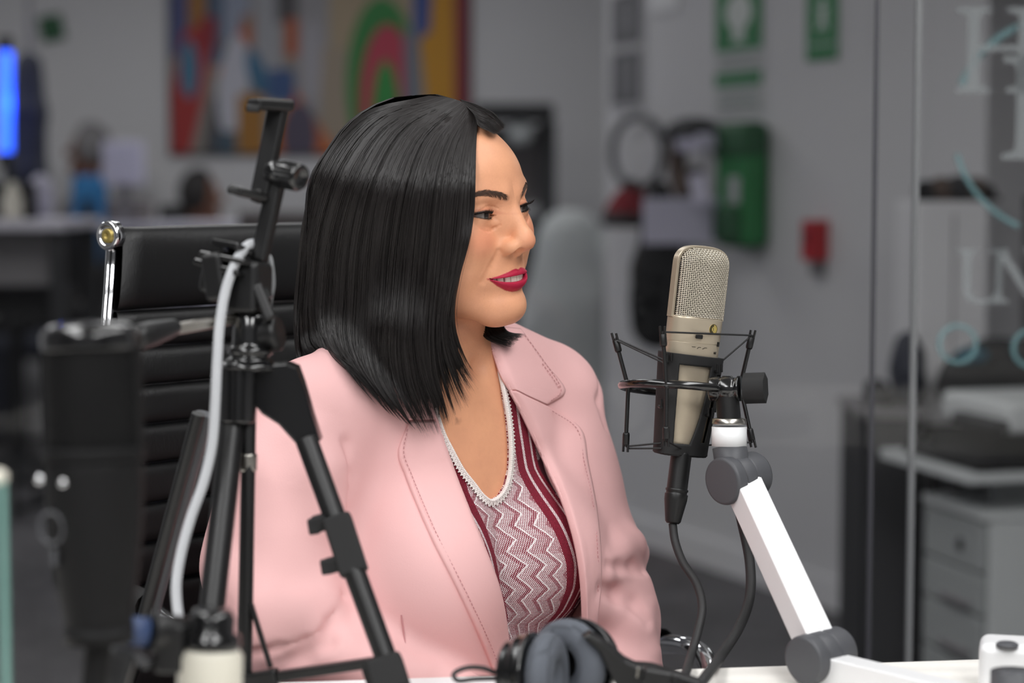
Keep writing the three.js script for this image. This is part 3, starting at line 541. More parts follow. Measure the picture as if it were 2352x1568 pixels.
function buildWoman() {
  const o = thing('person', 'woman in a pink blazer and maroon knit blouse, seated, smiling towards the right', 'person');
  const mole = cast(bodyField, 1052, 964), colourAt = (x, y, z) => { const h = toHead(x, y, z), c = skinColour(h[0], h[1], h[2]); return c.lerp(browTone, .7 * smooth(.0026, .0012, Math.hypot(x - mole.x, y - mole.y, z - mole.z))); };
  // body: head and neck fine, trunk, hips, legs and hands coarser, one geometry
  const hg = meshField((x, y, z) => { if (y > -95) return smin(headField(x, y, z), neckField(x, y, z), 10); const w = H(x, y, z); return bodyField(w.x, w.y, w.z) * 1000; }, [-84, -179, -112], [84, 106, 122], 1.0, (x, y, z) => y > -174); hg.applyMatrix4(headM);
  tick('head'); const low = (x, y, z) => { let d = bodyField(x, y, z); return d; };
  const cut = H(0, -172, 0).y, tg = meshField(low, [-.40, .60, -2.38], [.26, 1.15, -1.76], .0042, (x, y, z) => toHead(x, y, z)[1] < -170);
  const hip = [T(-75, -430, -20), T(75, -430, -20)], knee = [T(-95, -440, 400), T(110, -430, 400)], foot = [T(-95, -850, 430), T(110, -850, 430)];
  const legs = (x, y, z) => { let d = cap3(x, y, z, hip[0], hip[1], .115, .115); const t = toTorso(x, y, z); d = smin(d, (sEll(t[0], t[1], t[2], 0, -330, 0, 140, 120, 105)) / 1000, .06); for (const k of [0, 1]) { d = smin(d, cap3(x, y, z, hip[k], knee[k], .088, .062), .03); d = smin(d, cap3(x, y, z, knee[k], foot[k], .058, .042), .02); d = smin(d, cap3(x, y, z, foot[k], foot[k].clone().add(V(TS * .13, -.01, TC * .13)), .04, .03), .02); } return d; };
  const hands = [], nails = [];
  for (const [w, e, s] of [[ARM_R[2], ARM_R[1], 1], [ARM_L[2], ARM_L[1], -1]]) {
    const dir = w.clone().sub(e).setY(0).normalize(), q = handField(w.clone(), dir, V(0, 1, 0), s), c = w; const g = meshField(q.f, [c.x - .2, c.y - .06, c.z - .2], [c.x + .24, c.y + .06, c.z + .24], .004); hands.push(g);
    for (const f of q.fingers) { const a = f[3], b = f[2], n = ball(a.clone().lerp(b, .2).add(V(0, .0055, 0)), .006, 1, .35, 1); nails.push(n); }
  }
  tick('hands'); const parts = [hg, tg, ...hands].map(g => { paint(g, colourAt); planarUV(g, (x, y, z) => { const h = toHead(x, y, z); return [(h[0] * .7 + h[2] * .7) / 1000, (h[1] + h[2] * .2) / 1000]; }); return g; });
  mesh('body', mergeGeometries(parts), mats.skin, o, 'skin of face, neck and chest');
  nails.forEach(n => mesh('fingernail', n, mats.nail, o));
  eyeballs(o); lashesAndBrows(o); teethRow(o);
  mesh('trousers', meshField(legs, [-.45, .03, -2.5], [.62, .78, -1.5], .009), mats.trouser, o, 'pink trousers');
  tick('skin'); // blouse
  const bg = meshField(blouseField, [-.30, .63, -2.32], [.26, 1.15, -1.78], .0032);
  planarUV(bg, (x, y, z) => { const t = toTorso(x, y, z); const l = panelL(t[1]), r = panelR(t[1]); return [clamp((2 * (t[0] - l) / (r - l) - 1) / 5.2 + .5, .001, .999), (t[1] + 310) / 440]; });
  const bl = mesh('blouse', bg, mats.blouse, o, 'maroon and white zigzag knit blouse with a V neck');
  const trim = []; { const c = new THREE.CatmullRomCurve3(NECK_V.map(([x, y]) => { const h = cast(blouseOuter, x, y); return h.addScaledVector(gradient(blouseOuter, h), .0005); }), false, 'centripetal'), L = c.getLength(), n = 150;
    trim.push(new THREE.TubeGeometry(c, 160, .0021, 8));
    const ctr = cast(blouseOuter, 1120, 1000);
    for (let i = 0; i < n; i++) { const p = c.getPointAt(i / n), t = c.getTangentAt(i / n), nn = gradient(blouseOuter, p, 2e-3), out = t.clone().cross(nn).normalize(); const w = (i % 2 ? .0062 : .0044); if (out.dot(p.clone().sub(ctr)) < 0) out.negate(); for (const sgn of [-1, 1]) trim.push(rod(p.clone().addScaledVector(nn, .0014), p.clone().addScaledVector(out, w).addScaledVector(t, sgn * .0022).addScaledVector(nn, .0007), .0011, .0006, 6)); trim.push(ball(p.clone().addScaledVector(nn, .0012), .0017)); } }
  mesh('neckline_trim', trim, mats.crochet, bl, 'white crocheted edging');
  tick('blouse'); // blazer
  const jg = clothUV(meshField(jacketCut, [-.44, .58, -2.44], [.30, 1.19, -1.66], .003));
  const bz = mesh('blazer', jg, mats.blazer, o, 'pale pink blazer');
  tick('blazer'); const lapelNear = [[[1004, 968], [1018, 1000], [1045, 1072], [1092, 1195], [1150, 1350], [1166, 1450], [1172, 1590]], [[938, 968], [914, 1040], [930, 1092], [985, 1225], [1050, 1355], [1105, 1475], [1150, 1590]]];
  const collarNear = [[[950, 775], [985, 870], [1003, 964]], [[838, 790], [860, 898], [936, 964]]];
  const lapelFar = [[[1174, 896], [1200, 945], [1255, 1060], [1292, 1145], [1320, 1235], [1334, 1310], [1341, 1400], [1345, 1590]], [[1256, 934], [1334, 986], [1350, 1062], [1368, 1160], [1378, 1258], [1379, 1345], [1367, 1460], [1362, 1590]]];
  const collarFar = [[[1118, 752], [1148, 842], [1172, 892]], [[1196, 762], [1262, 848], [1254, 930]]], collarTip = [[1196, 762], [1250, 838], [1297, 902], [1254, 930]];
  const addLapel = (name, q, nt, nu) => mesh(name, clothUV(layer(jacketField, q[0], q[1], nt, nu, .0026, .14)), mats.blazer, bz);
  addLapel('lapel', lapelNear, 60, 16); addLapel('lapel', lapelFar, 60, 16);
  addLapel('collar', collarNear, 30, 16); addLapel('collar', [[[1118, 748], [1140, 820], [1155, 862], [1174, 894]], [[1196, 758], [1252, 836], [1297, 900], [1254, 931]]], 40, 16);
  tick('lapels'); // collar round the back of the neck
  const back = []; for (let i = 0; i <= 20; i++) { const a = lerp(-2.2, 2.2, i / 20); back.push(T(Math.sin(a) * 92, 96 + 18 * Math.cos(a / 1.4), -30 - Math.cos(a) * 62)); }
  mesh('collar', tube(back, .017, 60, 12), mats.blazer, bz);
  const st = []; stitches(jacketField, [[1240, 838], [1262, 868], [1283, 898]].map(p => p), .0037, st); stitches(jacketField, [[1200, 775], [1240, 828], [1283, 897], [1258, 921]], .0038, st);
  stitches(jacketField, [[1262, 944], [1322, 988], [1338, 1062], [1356, 1160], [1366, 1258], [1367, 1345], [1354, 1460], [1348, 1580]], .0037, st);
  stitches(jacketField, [[934, 985], [926, 1040], [944, 1092], [998, 1222], [1062, 1350], [1118, 1472], [1146, 1550]], .0037, st); stitches(jacketField, [[860, 880], [876, 922], [934, 954]], .0037, st);
  mesh('stitching', st, mats.stitch, bz, 'row of small stitches');
  const seam = []; for (const l of [[[922, 1412], [930, 1470], [934, 1568]]]) { seam.push(new THREE.TubeGeometry(new THREE.CatmullRomCurve3(l.map(([x, y]) => cast(jacketField, x, y))), 24, .0007, 6)); }
  mesh('seam', seam, mats.stitch, bz);
  return o;
}
// ---------------------------------------------------------------- hair: a full inner mass and strands lying over it
const hairA = byHeight([[-260, 90], [-140, 97], [-100, 98], [-56, 96], [-12, 93], [32, 90], [80, 84]]), hairB = byHeight([[-260, 110], [-140, 116], [-100, 120], [-56, 120], [-12, 118], [32, 112], [80, 100]]), hairZ = byHeight([[-260, -50], [-140, -46], [-100, -46], [-56, -36], [-12, -28], [32, -16], [80, -10]]);
const hairEdge = byHeight([[-230, 10], [-179, 30], [-140, 10], [-109, 6], [-78, 11], [-56, 18], [-38, 25], [-21, 32], [-3, 36.5], [76, 42], [120, 44]]);
function hairVolume(x, y, z) { // head millimetres
  const a = hairA(y), b = hairB(y), q = (z - hairZ(y)) / b, p = x / a, k0 = Math.sqrt(p * p + q * q), k1 = Math.sqrt(p * p / a / a + q * q / b / b);
  let s = k1 < 1e-6 ? -a : k0 * (k0 - 1) / k1;
  s = smax(s, y - 34, 20); s = smax(s, (x > 10 ? -142 : -152) - y, 14);
  let d = smin(s, sEll(x, y, z, 0, 20, -16, 87, 93, 111), 40);
  d = smin(d, sCap(x, y, z, -70, -110, 2, -70, -172, 12, 38, 30), 20); d = smin(d, sCap(x, y, z, -70, -172, 12, -66, -208, 26, 28, 12), 12);
  return d;
}
function hairField(x, y, z) {
  let d = hairVolume(x, y, z); const e = .574 * x + .819 * z;
  // leave the face free: in front of the curtain edge, below the hairline
  const front = smin(e - hairEdge(y), smax(z - 26 - .2 * Math.max(0, -y - 60), 56 - x, 8), 4), below = 83 - .10 * Math.max(0, x) - y;
  return smax(d, smin(front, below, 6), 5);
}
const hairWorld = (x, y, z) => { const h = toHead(x, y, z); return hairVolume(h[0], h[1], h[2]) / 1000; };
const GUIDES = [
  [[1098, 262], [1093, 330], [1091, 420], [1088, 490], [1076, 560], [1056, 630], [1043, 700], [1044, 760], [1068, 830], [1108, 884]],
  [[1092, 256], [1073, 340], [1061, 440], [1052, 540], [1038, 640], [1024, 730], [1024, 800], [1048, 872], [1076, 930]],
  [[1082, 248], [1036, 330], [1010, 440], [1000, 560], [990, 680], [985, 780], [993, 860], [1010, 935], [1022, 992]],
  [[1070, 240], [990, 320], [950, 430], [930, 560], [920, 690], [913, 800], [924, 890], [950, 955], [975, 1000]],
  [[1056, 232], [945, 300], [885, 410], [855, 550], [845, 690], [840, 790], [856, 870], [892, 930], [925, 968]],
  [[1040, 227], [905, 285], [830, 390], [785, 530], [770, 680], [772, 770], [798, 826], [842, 886], [902, 952]],
  [[1020, 223], [870, 270], [785, 365], [735, 500], [715, 650], [713, 740], [728, 790], [770, 815], [820, 850]],
  [[1000, 221], [850, 262], [765, 345], [712, 470], [692, 620], [685, 730], [688, 790], [700, 822], [716, 842]],
  [[986, 220], [838, 258], [752, 348], [703, 478], [686, 620], [679, 720], [681, 800], [686, 832], [692, 850]]];
function buildHair(person) {
  mat('hair', { color: srgb(24, 19, 18), roughness: .4, specularIntensity: 1, anisotropy: 0, clearcoat: 0 });
  const base = meshField((x, y, z) => hairField(x, y, z) + 6, [-110, -235, -175], [105, 120, 105], 3.0); base.applyMatrix4(headM);
  const g = GUIDES.map(spline2), list = [], N = 4300, clumps = [];
  for (let i = 0; i < 110; i++) clumps.push({ s: (i + rr(.1, .9)) / 110 * 8, w: rr(.10, .26), dx: rr(-1, 1), dy: rr(-1, 1), lift: Math.pow(rnd(), 1.6), at: rr(.25, .8), len: rr(.90, 1.0), wave: rr(-1, 1), ph: rr(0, 6), root: rnd() < .3 ? rr(.05, .3) : 0 });
  const at = (s, t) => { const i = Math.min(7, Math.floor(s)), f = s - i, a = g[i](t), b = g[i + 1](t); return [lerp(a[0], b[0], f), lerp(a[1], b[1], f)]; };
  // depth of the hair's surface, looked up on a grid over the guides and smoothed
  const GS = 64, GT = 40, grid = []; for (let i = 0; i <= GS; i++) for (let j = 0; j <= GT; j++) { const s = i / GS * 8, t = j / GT, p = at(s, t), h = cast(hairWorld, p[0], p[1]); let d = -h.z; if (s < 5.6) { const c = cast(jacketField, p[0], p[1], 1.3, 2.9, false), k = cast(bodyField, p[0], p[1], 1.3, 2.9, false); const dj = Math.min(c ? -c.z : 9, k ? -k.z : 9) - .006; d = Math.min(d, dj); } grid.push(d); }
  for (let pass = 0; pass < 14; pass++) { for (let i = 0; i <= GS; i++) for (let j = 1; j < GT; j++) { const k = i * (GT + 1) + j; grid[k] = Math.min(grid[k], (grid[k - 1] + grid[k + 1]) / 2 + .0006); } }
  for (let pass = 0; pass < 3; pass++) { const o = grid.slice(); for (let i = 0; i <= GS; i++) for (let j = 0; j <= GT; j++) { let n = 0, a = 0; for (let p = -1; p <= 1; p++) for (let q = -1; q <= 1; q++) { const ii = clamp(i + p, 0, GS), jj = clamp(j + q, 0, GT); a += o[ii * (GT + 1) + jj]; n++; } grid[i * (GT + 1) + j] = Math.min(o[i * (GT + 1) + j], a / n); } }
  const depth = (s, t) => { const x = clamp(s / 8, 0, 1) * GS, y = clamp(t, 0, 1) * GT, i = Math.min(GS - 1, Math.floor(x)), j = Math.min(GT - 1, Math.floor(y)), u = x - i, v = y - j, G = (a, b) => grid[a * (GT + 1) + b]; return lerp(lerp(G(i, j), G(i + 1, j), u), lerp(G(i, j + 1), G(i + 1, j + 1), u), v); };
  for (let n = 0; n < N; n++) {
    const free = rnd() < .16, c = clumps[Math.floor(Math.pow(rnd(), 1.05) * clumps.length)], fly = rnd() < .022, q = clamp((rnd() + rnd() + rnd()) / 1.5 - 1, -1, 1), own = rnd() * 8, t0 = free ? rr(0, .35) : c.root * rnd(), t1 = free ? rr(.86, 1) : c.len - Math.abs(rr(0, .05)) + (fly ? .03 : 0), wob = rr(-1, 1) * (fly ? 10 : 1.6), ph = rr(0, 6), jit = rnd(), M = 26, pts = [];
    for (let i = 0; i <= M; i++) {
      const t = lerp(t0, t1, i / M), w = c.w * lerp(1.5, .75, smooth(.1, 1, t)), s = clamp(free ? own : c.s + q * w, 0, 8), p = at(s, t), e = smooth(.55, 1, t), bell = Math.exp(-(((t - c.at) / .3) ** 2));
      const x = wob * Math.sin(t * 3 + ph) * smooth(0, .5, t) + c.wave * 5 * Math.sin(t * 4 + c.ph) * smooth(.2, .8, t) + c.dx * 13 * e * (free ? .3 : 1), y = c.dy * 9 * e;
      const up = (free ? .0022 * jit + .001 : .0062 * c.lift * (.35 + .65 * bell) + .0026 * (1 - q * q) + .0008 * jit) * smooth(0, .2, t + .03) + (fly ? .0025 * smooth(.2, .6, t) : 0);
      pts.push(P(p[0] + x, p[1] + y, depth(s, t) - up));
    }
    const r = fly ? .00014 : rr(.0003, .00052), k0 = list.length; spike(list, pts, r, r * .9);
    const sp = list[k0]; for (let i = Math.floor(M * .66); i <= M; i++) { const k = 1 - .93 * smooth(.66, 1, i / M); for (let v = 0; v < 3; v++) for (let a = 0; a < 3; a++) { const z = (3 * i + v) * 3 + a, c0 = pts[i].getComponent(a); sp.pos[z] = c0 + (sp.pos[z] - c0) * k; } }
  }
  // strands on the sides the picture does not face, combed down from the crown
  const side = (phi, y) => { const cz = y > 34 ? -14 : hairZ(y), dx = Math.sin(phi), dz = Math.cos(phi); let r = 140; for (let i = 0; i < 40; i++) { const d = hairVolume(dx * r, y, cz + dz * r); if (d < .3) break; r -= d * .8; if (r < 2) break; } return V(dx * r, y, cz + dz * r); };
  for (let n = 0; n < 1300; n++) {
    const phi = rr(.62, 4.05), far = phi < 1.0, end = far ? -136 + rr(-8, 8) : lerp(-150, -140, rnd()) + rr(-10, 8), M = 22, pts = [], lift = rr(0, 3), wob = rr(-.05, .05), ph = rr(0, 6); // from her left front round the back
    for (let i = 0; i <= M; i++) { const t = i / M, y = lerp(111 - rr(0, .3), end, Math.pow(t, 1.25)), p = side(phi * lerp(.9, 1, t) + wob * Math.sin(t * 3 + ph), y), k = 1 + lift / 100 - .10 * smooth(-110, -150, y); if (hairField(p.x, p.y, p.z) > 6 && y < 80) { pts.length = 0; break; } pts.push(H(p.x * k, p.y, p.z * k)); }
    if (pts.length > 4) spike(list, pts, rr(.0006, .001), .0001);
  }
  // the far side of the parting, swept over the temple, and the ends curling out below the chin
  const solid = (x, y, z) => Math.min(hairWorld(x, y, z), bodyField(x, y, z));
  for (let n = 0; n < 620; n++) {
    const s = rnd(), u = rnd(), pts = [], M = 14, a = [lerp(1056, 1095, s), lerp(228, 268, s)], b = [lerp(1100, 1100, s) + rr(-2, 2), lerp(243, 289, s)], c = [lerp(1134, 1117, s) + rr(-3, 3), lerp(261, 298, s)], d = [lerp(1160, 1140, s) + rr(-8, 3), lerp(289, 305, s) + rr(-3, 5)], k = spline2([a, b, c, d]), up = .001 + .004 * Math.pow(Math.sin(s * 3.1), 2) * rnd() + (n % 50 === 0 ? .004 : 0);
    for (let i = 0; i <= M; i++) { const p = k(i / M), h = cast(solid, p[0], p[1]); pts.push(h.addScaledVector(h.clone().sub(CAM).normalize(), -up * smooth(0, .2, i / M) - .0006)); }
    spike(list, pts, rr(.0003, .00048), .00004);
  }
  const dLock = -cast((x, y, z) => Math.min(jacketTrunk(x, y, z), bodyField(x, y, z)), 1165, 778).z - .01;
  for (let n = 0; n < 460; n++) {
    const s = rnd(), pts = [], M = 14, d0 = dLock + rr(-.014, .004), k = spline2([[1105 + 20 * s, 700], [lerp(1150, 1100, s), 738], [lerp(1166, 1112, s), lerp(760, 774, s)], [lerp(1202, 1168, s) + rr(-12, 6), lerp(768, 797, s) + rr(-3, 3)]]);
    for (let i = 0; i <= M; i++) { const t = i / M, p = k(t); pts.push(P(p[0], p[1], lerp(dLock + .012, d0, smooth(0, .7, t)) - .006 * Math.sin(t * 3))); }
    spike(list, pts, rr(.0004, .0007), .00005);
  }
  const sg = spikes(list); const uvz = g2 => { g2.setAttribute('uv', new THREE.BufferAttribute(new Float32Array(g2.attributes.position.count * 2), 2)); return g2; };
  mesh('hair', mergeGeometries([uvz(base), uvz(sg)]), mats.hair, person, 'straight black shoulder-length hair');
}
// ---------------------------------------------------------------- shared materials of the studio things
mat('black', { color: srgb(15, 15, 16), roughness: .42 });
mat('black_gloss', { color: srgb(16, 16, 17), roughness: .18, clearcoat: .6, clearcoatRoughness: .1 });
mat('black_matte', { color: srgb(22, 22, 23), roughness: .65, bumpMap: grain(20), bumpScale: .0001 });
mat('rubber', { color: srgb(34, 34, 35), roughness: .6 });
mat('dark_grey', { color: srgb(74, 75, 79), roughness: .5 });
mat('chrome', { color: srgb(225, 226, 228), roughness: .07, metalness: 1 });
mat('steel', { color: srgb(190, 186, 178), roughness: .28, metalness: 1 });
mat('alu', { color: srgb(232, 232, 233), roughness: .36, metalness: .12 });
mat('white_plastic', { color: srgb(236, 237, 238), roughness: .35 });
mat('cream_plastic', { color: srgb(214, 210, 196), roughness: .4 });
mat('champagne', { color: srgb(192, 179, 158), roughness: .36, metalness: .55 });
mat('champagne_wire', { color: srgb(208, 200, 184), roughness: .3, metalness: .7 });
const leatherBump = (() => { const a = tileNoise(512, 128, 21), b = tileNoise(512, 64, 22), c = tileNoise(512, 20, 23); return dataTex(512, 512, (i, j) => { const v = 255 * clamp(.5 * Math.abs(a(i, j) - .5) * 2 + .4 * Math.abs(b(i, j) - .5) * 2 + .1 * c(i, j), 0, 1); return [v, v, v]; }, false); })();
mat('leather', { color: srgb(17, 17, 18), roughness: .42, specularIntensity: .8, bumpMap: (() => { const t = leatherBump.clone(); t.repeat.set(6, 6); t.needsUpdate = true; return t; })(), bumpScale: .00016 });
mat('gold', { color: srgb(178, 158, 92), roughness: .4, metalness: .7 });

// ---------------------------------------------------------------- table
const tableTex = (() => { const a = tileNoise(1024, 8, 31), b = tileNoise(1024, 256, 32); return dataTex(1024, 1024, (i, j) => { const v = j / 1024, g = Math.sin((v * 26 + a(i, j) * 1.3) * 6.283), l = 237 + 5 * g + 8 * (b(i, j * 6) - .5); return [l, l - 3, l - 9]; }, true, [1, 1]); })();
mat('table', { map: tableTex, roughness: .42 });
mat('table_edge', { color: srgb(222, 216, 202), roughness: .5 });
const TABLE = .75;
{
  const A = atLevel(930, 1556, TABLE), B = atLevel(2260, 1512, TABLE), dir = V(B.x - A.x, 0, B.z - A.z).normalize(), nor = V(-dir.z, 0, dir.x); if (nor.z < 0) nor.negate();
  const o = thing('studio_table', 'long pale wood studio table in front of the woman', 'table'), C = V(A.x, 0, A.z), at = (s, t, y) => C.clone().addScaledVector(dir, s).addScaledVector(nor, t).setY(y), yaw = Math.atan2(nor.x, nor.z);
  const slab = (s0, s1, t0, t1, y0, y1, rad) => { const g = new RoundedBoxGeometry(s1 - s0, y1 - y0, t1 - t0, 3, rad); g.rotateY(yaw); const c = at((s0 + s1) / 2, (t0 + t1) / 2, (y0 + y1) / 2); g.translate(c.x, c.y, c.z); return g; };
  const top = slab(-.95, 1.5, 0, 1.05, TABLE - .028, TABLE, .003); metreUV(top);
  mesh('tabletop', metreUV(top), mats.table, o);
  const seams = []; for (const t of [.105]) seams.push(slab(-.95, 1.5, t, t + .0012, TABLE - .001, TABLE + .0002, .0001)); mesh('joint_line', seams, mats.table_edge, o);
  for (const [s, t] of [[-.85, .08], [1.4, .08], [-.85, .97], [1.4, .97]]) mesh('leg', slab(s - .03, s + .03, t - .03, t + .03, 0, TABLE - .028, .004), mats.white_plastic, o);
}

// ---------------------------------------------------------------- chair
{
  const o = thing('office_chair', 'black ribbed leather office chair with chrome side rails, behind the woman', 'chair');
  const yaw = 38 * Math.PI / 180, lat = V(Math.cos(yaw), .006, -Math.sin(yaw)).normalize(), fwd = V(Math.sin(yaw), 0, Math.cos(yaw)), W = .505;
  const edge = [[252, 520, 2.145], [251, 560, 2.145], [247, 640, 2.14], [241, 720, 2.13], [236, 800, 2.12], [232, 900, 2.105], [230, 1000, 2.09], [230, 1100, 2.075], [231, 1200, 2.06], [233, 1300, 2.05], [236, 1400, 2.04], [240, 1500, 2.03], [248, 1600, 2.02], [262, 1720, 2.0]];
  const rail = new THREE.CatmullRomCurve3(edge.map(e => P(...e)));
  const find = py => { let lo = 0, hi = 1; const proj = t => { const p = rail.getPoint(t), q = camera.worldToLocal(p.clone()); return FH / 2 - q.y / -q.z * FPX; }; camera.updateMatrixWorld(); for (let i = 0; i < 30; i++) { const m = (lo + hi) / 2; proj(m) < py ? lo = m : hi = m; } return rail.getPoint((lo + hi) / 2); };
  const cuts = [512, 716, 803, 893, 985, 1077, 1170, 1262, 1357, 1450, 1545, 1640];
  const rib = (a, b, thick, bulge) => { // a cushion between two seam lines, bulging forward and back
    const nu = 18, nv = 40, pos = [], idx = [], uv = []; const h = a.distanceTo(b);
    for (let i = 0; i <= nv; i++) for (let j = 0; j <= nu * 2; j++) {
      const s = i / nv, q = j / (nu * 2) * Math.PI * 2, c = Math.cos(q), sn = Math.sin(q), y = Math.sign(c) * Math.pow(Math.abs(c), .55), z = Math.sign(sn) * Math.pow(Math.abs(sn), .8);
      const e = Math.pow(1 - Math.pow(Math.abs(2 * s - 1), 30), .3), mid = a.clone().lerp(b, .5 - .5 * y * .985).addScaledVector(lat, .012 + s * (W - .024)).addScaledVector(fwd, thick * z * (.6 + .4 * e) + bulge * 4 * s * (1 - s) * -.022);
      const wr = (noise3(s * 9 + a.y * 50, y * 2, 3) - .5) * .0012; mid.addScaledVector(fwd, wr); pos.push(mid.x, mid.y, mid.z); uv.push(s * W, j / (nu * 2) * h * 2.2);
    }
    const Wd = nu * 2 + 1; for (let i = 0; i < nv; i++) for (let j = 0; j < nu * 2; j++) { const k = i * Wd + j; idx.push(k, k + 1, k + Wd, k + 1, k + Wd + 1, k + Wd); }
    const g = new THREE.BufferGeometry(); g.setAttribute('position', new THREE.Float32BufferAttribute(pos, 3)); g.setAttribute('uv', new THREE.Float32BufferAttribute(uv, 2)); g.setIndex(idx); g.computeVertexNormals(); return g;
  };
  for (let i = 0; i < cuts.length - 1; i++) mesh(i ? 'back_rib' : 'headrest_pad', rib(find(cuts[i]), find(cuts[i + 1]), i ? .012 : .017, 1), mats.leather, o);
  const railPts = []; for (let i = 0; i <= 20; i++) railPts.push(find(lerp(560, 1690, i / 20)));
  for (const s of [0, 1]) {
    const pts = railPts.map(p => p.clone().addScaledVector(lat, s * W)); mesh('side_rail', [new THREE.TubeGeometry(new THREE.CatmullRomCurve3(pts), 60, .0036, 12), new THREE.TubeGeometry(new THREE.CatmullRomCurve3(pts.map(p => p.clone().addScaledVector(lat, .006))), 60, .0034, 10)], mats.chrome, o);
    const c = find(541).addScaledVector(lat, s * W + (s ? .006 : -.006)).addScaledVector(fwd, .006), out = lat.clone().multiplyScalar(s ? 1 : -1).addScaledVector(fwd, .35).normalize(), cap = mesh('end_cap', turned(c.clone().addScaledVector(out, -.012), c.clone().addScaledVector(out, 1), [[.0145, 0], [.0162, .001], [.0165, .008], [.0158, .0115], [.014, .0130], [.0115, .0132], [.0105, .0118], [.0095, .0105], [0, .0105]], 40), mats.chrome, o);
    mesh('cap_screw', turned(c.clone().addScaledVector(out, -.0015), c.clone().addScaledVector(out, 1), [[.0078, 0], [.0078, .0016], [.0062, .0026], [.0032, .0026], [.0028, .0006], [0, .0006]], 24), mats.gold, cap, 'brass coloured socket screw');
  }
  const low = railPts[20], seatC = low.clone().addScaledVector(lat, W / 2).addScaledVector(fwd, .20), sy = low.y - .01;
  const seat = new RoundedBoxGeometry(.48, .06, .46, 4, .025); seat.rotateY(yaw); seat.translate(seatC.x, sy - .02, seatC.z); mesh('seat', seat, mats.leather, o);
  const post = V(seatC.x, 0, seatC.z); mesh('gas_lift', rod(V(post.x, .09, post.z), V(post.x, sy - .05, post.z), .025), mats.chrome, o);
  for (let k = 0; k < 5; k++) { const a = k * 1.2566 + .3, e = V(post.x + Math.cos(a) * .3, .085, post.z + Math.sin(a) * .3), l = mesh('base_leg', bar(V(post.x, .12, post.z), e, .04, .03), mats.chrome, o); mesh('caster', turned(V(e.x - .012, .03, e.z), V(e.x + .03, .03, e.z), [[0, 0], [.03, 0], [.03, .024], [0, .024]], 20), mats.black, l); }
  // armrests: chrome loops with black pads
  for (const s of [0, 1]) {
    const b0 = (s ? P(1470, 1476, 2.30) : find(1400)), side = lat.clone().multiplyScalar(s ? 1 : -1); let pts, pad;
    if (s) { pts = [P(1440, 1490, 2.34), P(1500, 1482, 2.28), P(1545, 1480, 2.23), P(1585, 1487, 2.19), P(1618, 1510, 2.16), P(1632, 1560, 2.14), P(1600, 1640, 2.16), P(1540, 1700, 2.2)]; pad = [P(1440, 1486, 2.34), P(1490, 1478, 2.29), P(1522, 1476, 2.26)]; }
    else { const p = find(1330); pts = [p.clone(), p.clone().addScaledVector(side, .02).addScaledVector(fwd, .05), p.clone().addScaledVector(side, .03).addScaledVector(fwd, .16), p.clone().addScaledVector(side, .03).addScaledVector(fwd, .24).add(V(0, -.03, 0)), p.clone().addScaledVector(side, .02).addScaledVector(fwd, .22).add(V(0, -.14, 0)), p.clone().addScaledVector(fwd, .15).add(V(0, -.18, 0))]; pad = [pts[1], pts[2]]; }
    const l = mesh('armrest', tube(pts, .011, 60, 14), mats.chrome, o, 'chrome armrest loop'); mesh('arm_pad', tube(pad.map(p => p.clone().add(V(0, .002, 0))), .0145, 20, 14), mats.black_matte, l);
  }
}

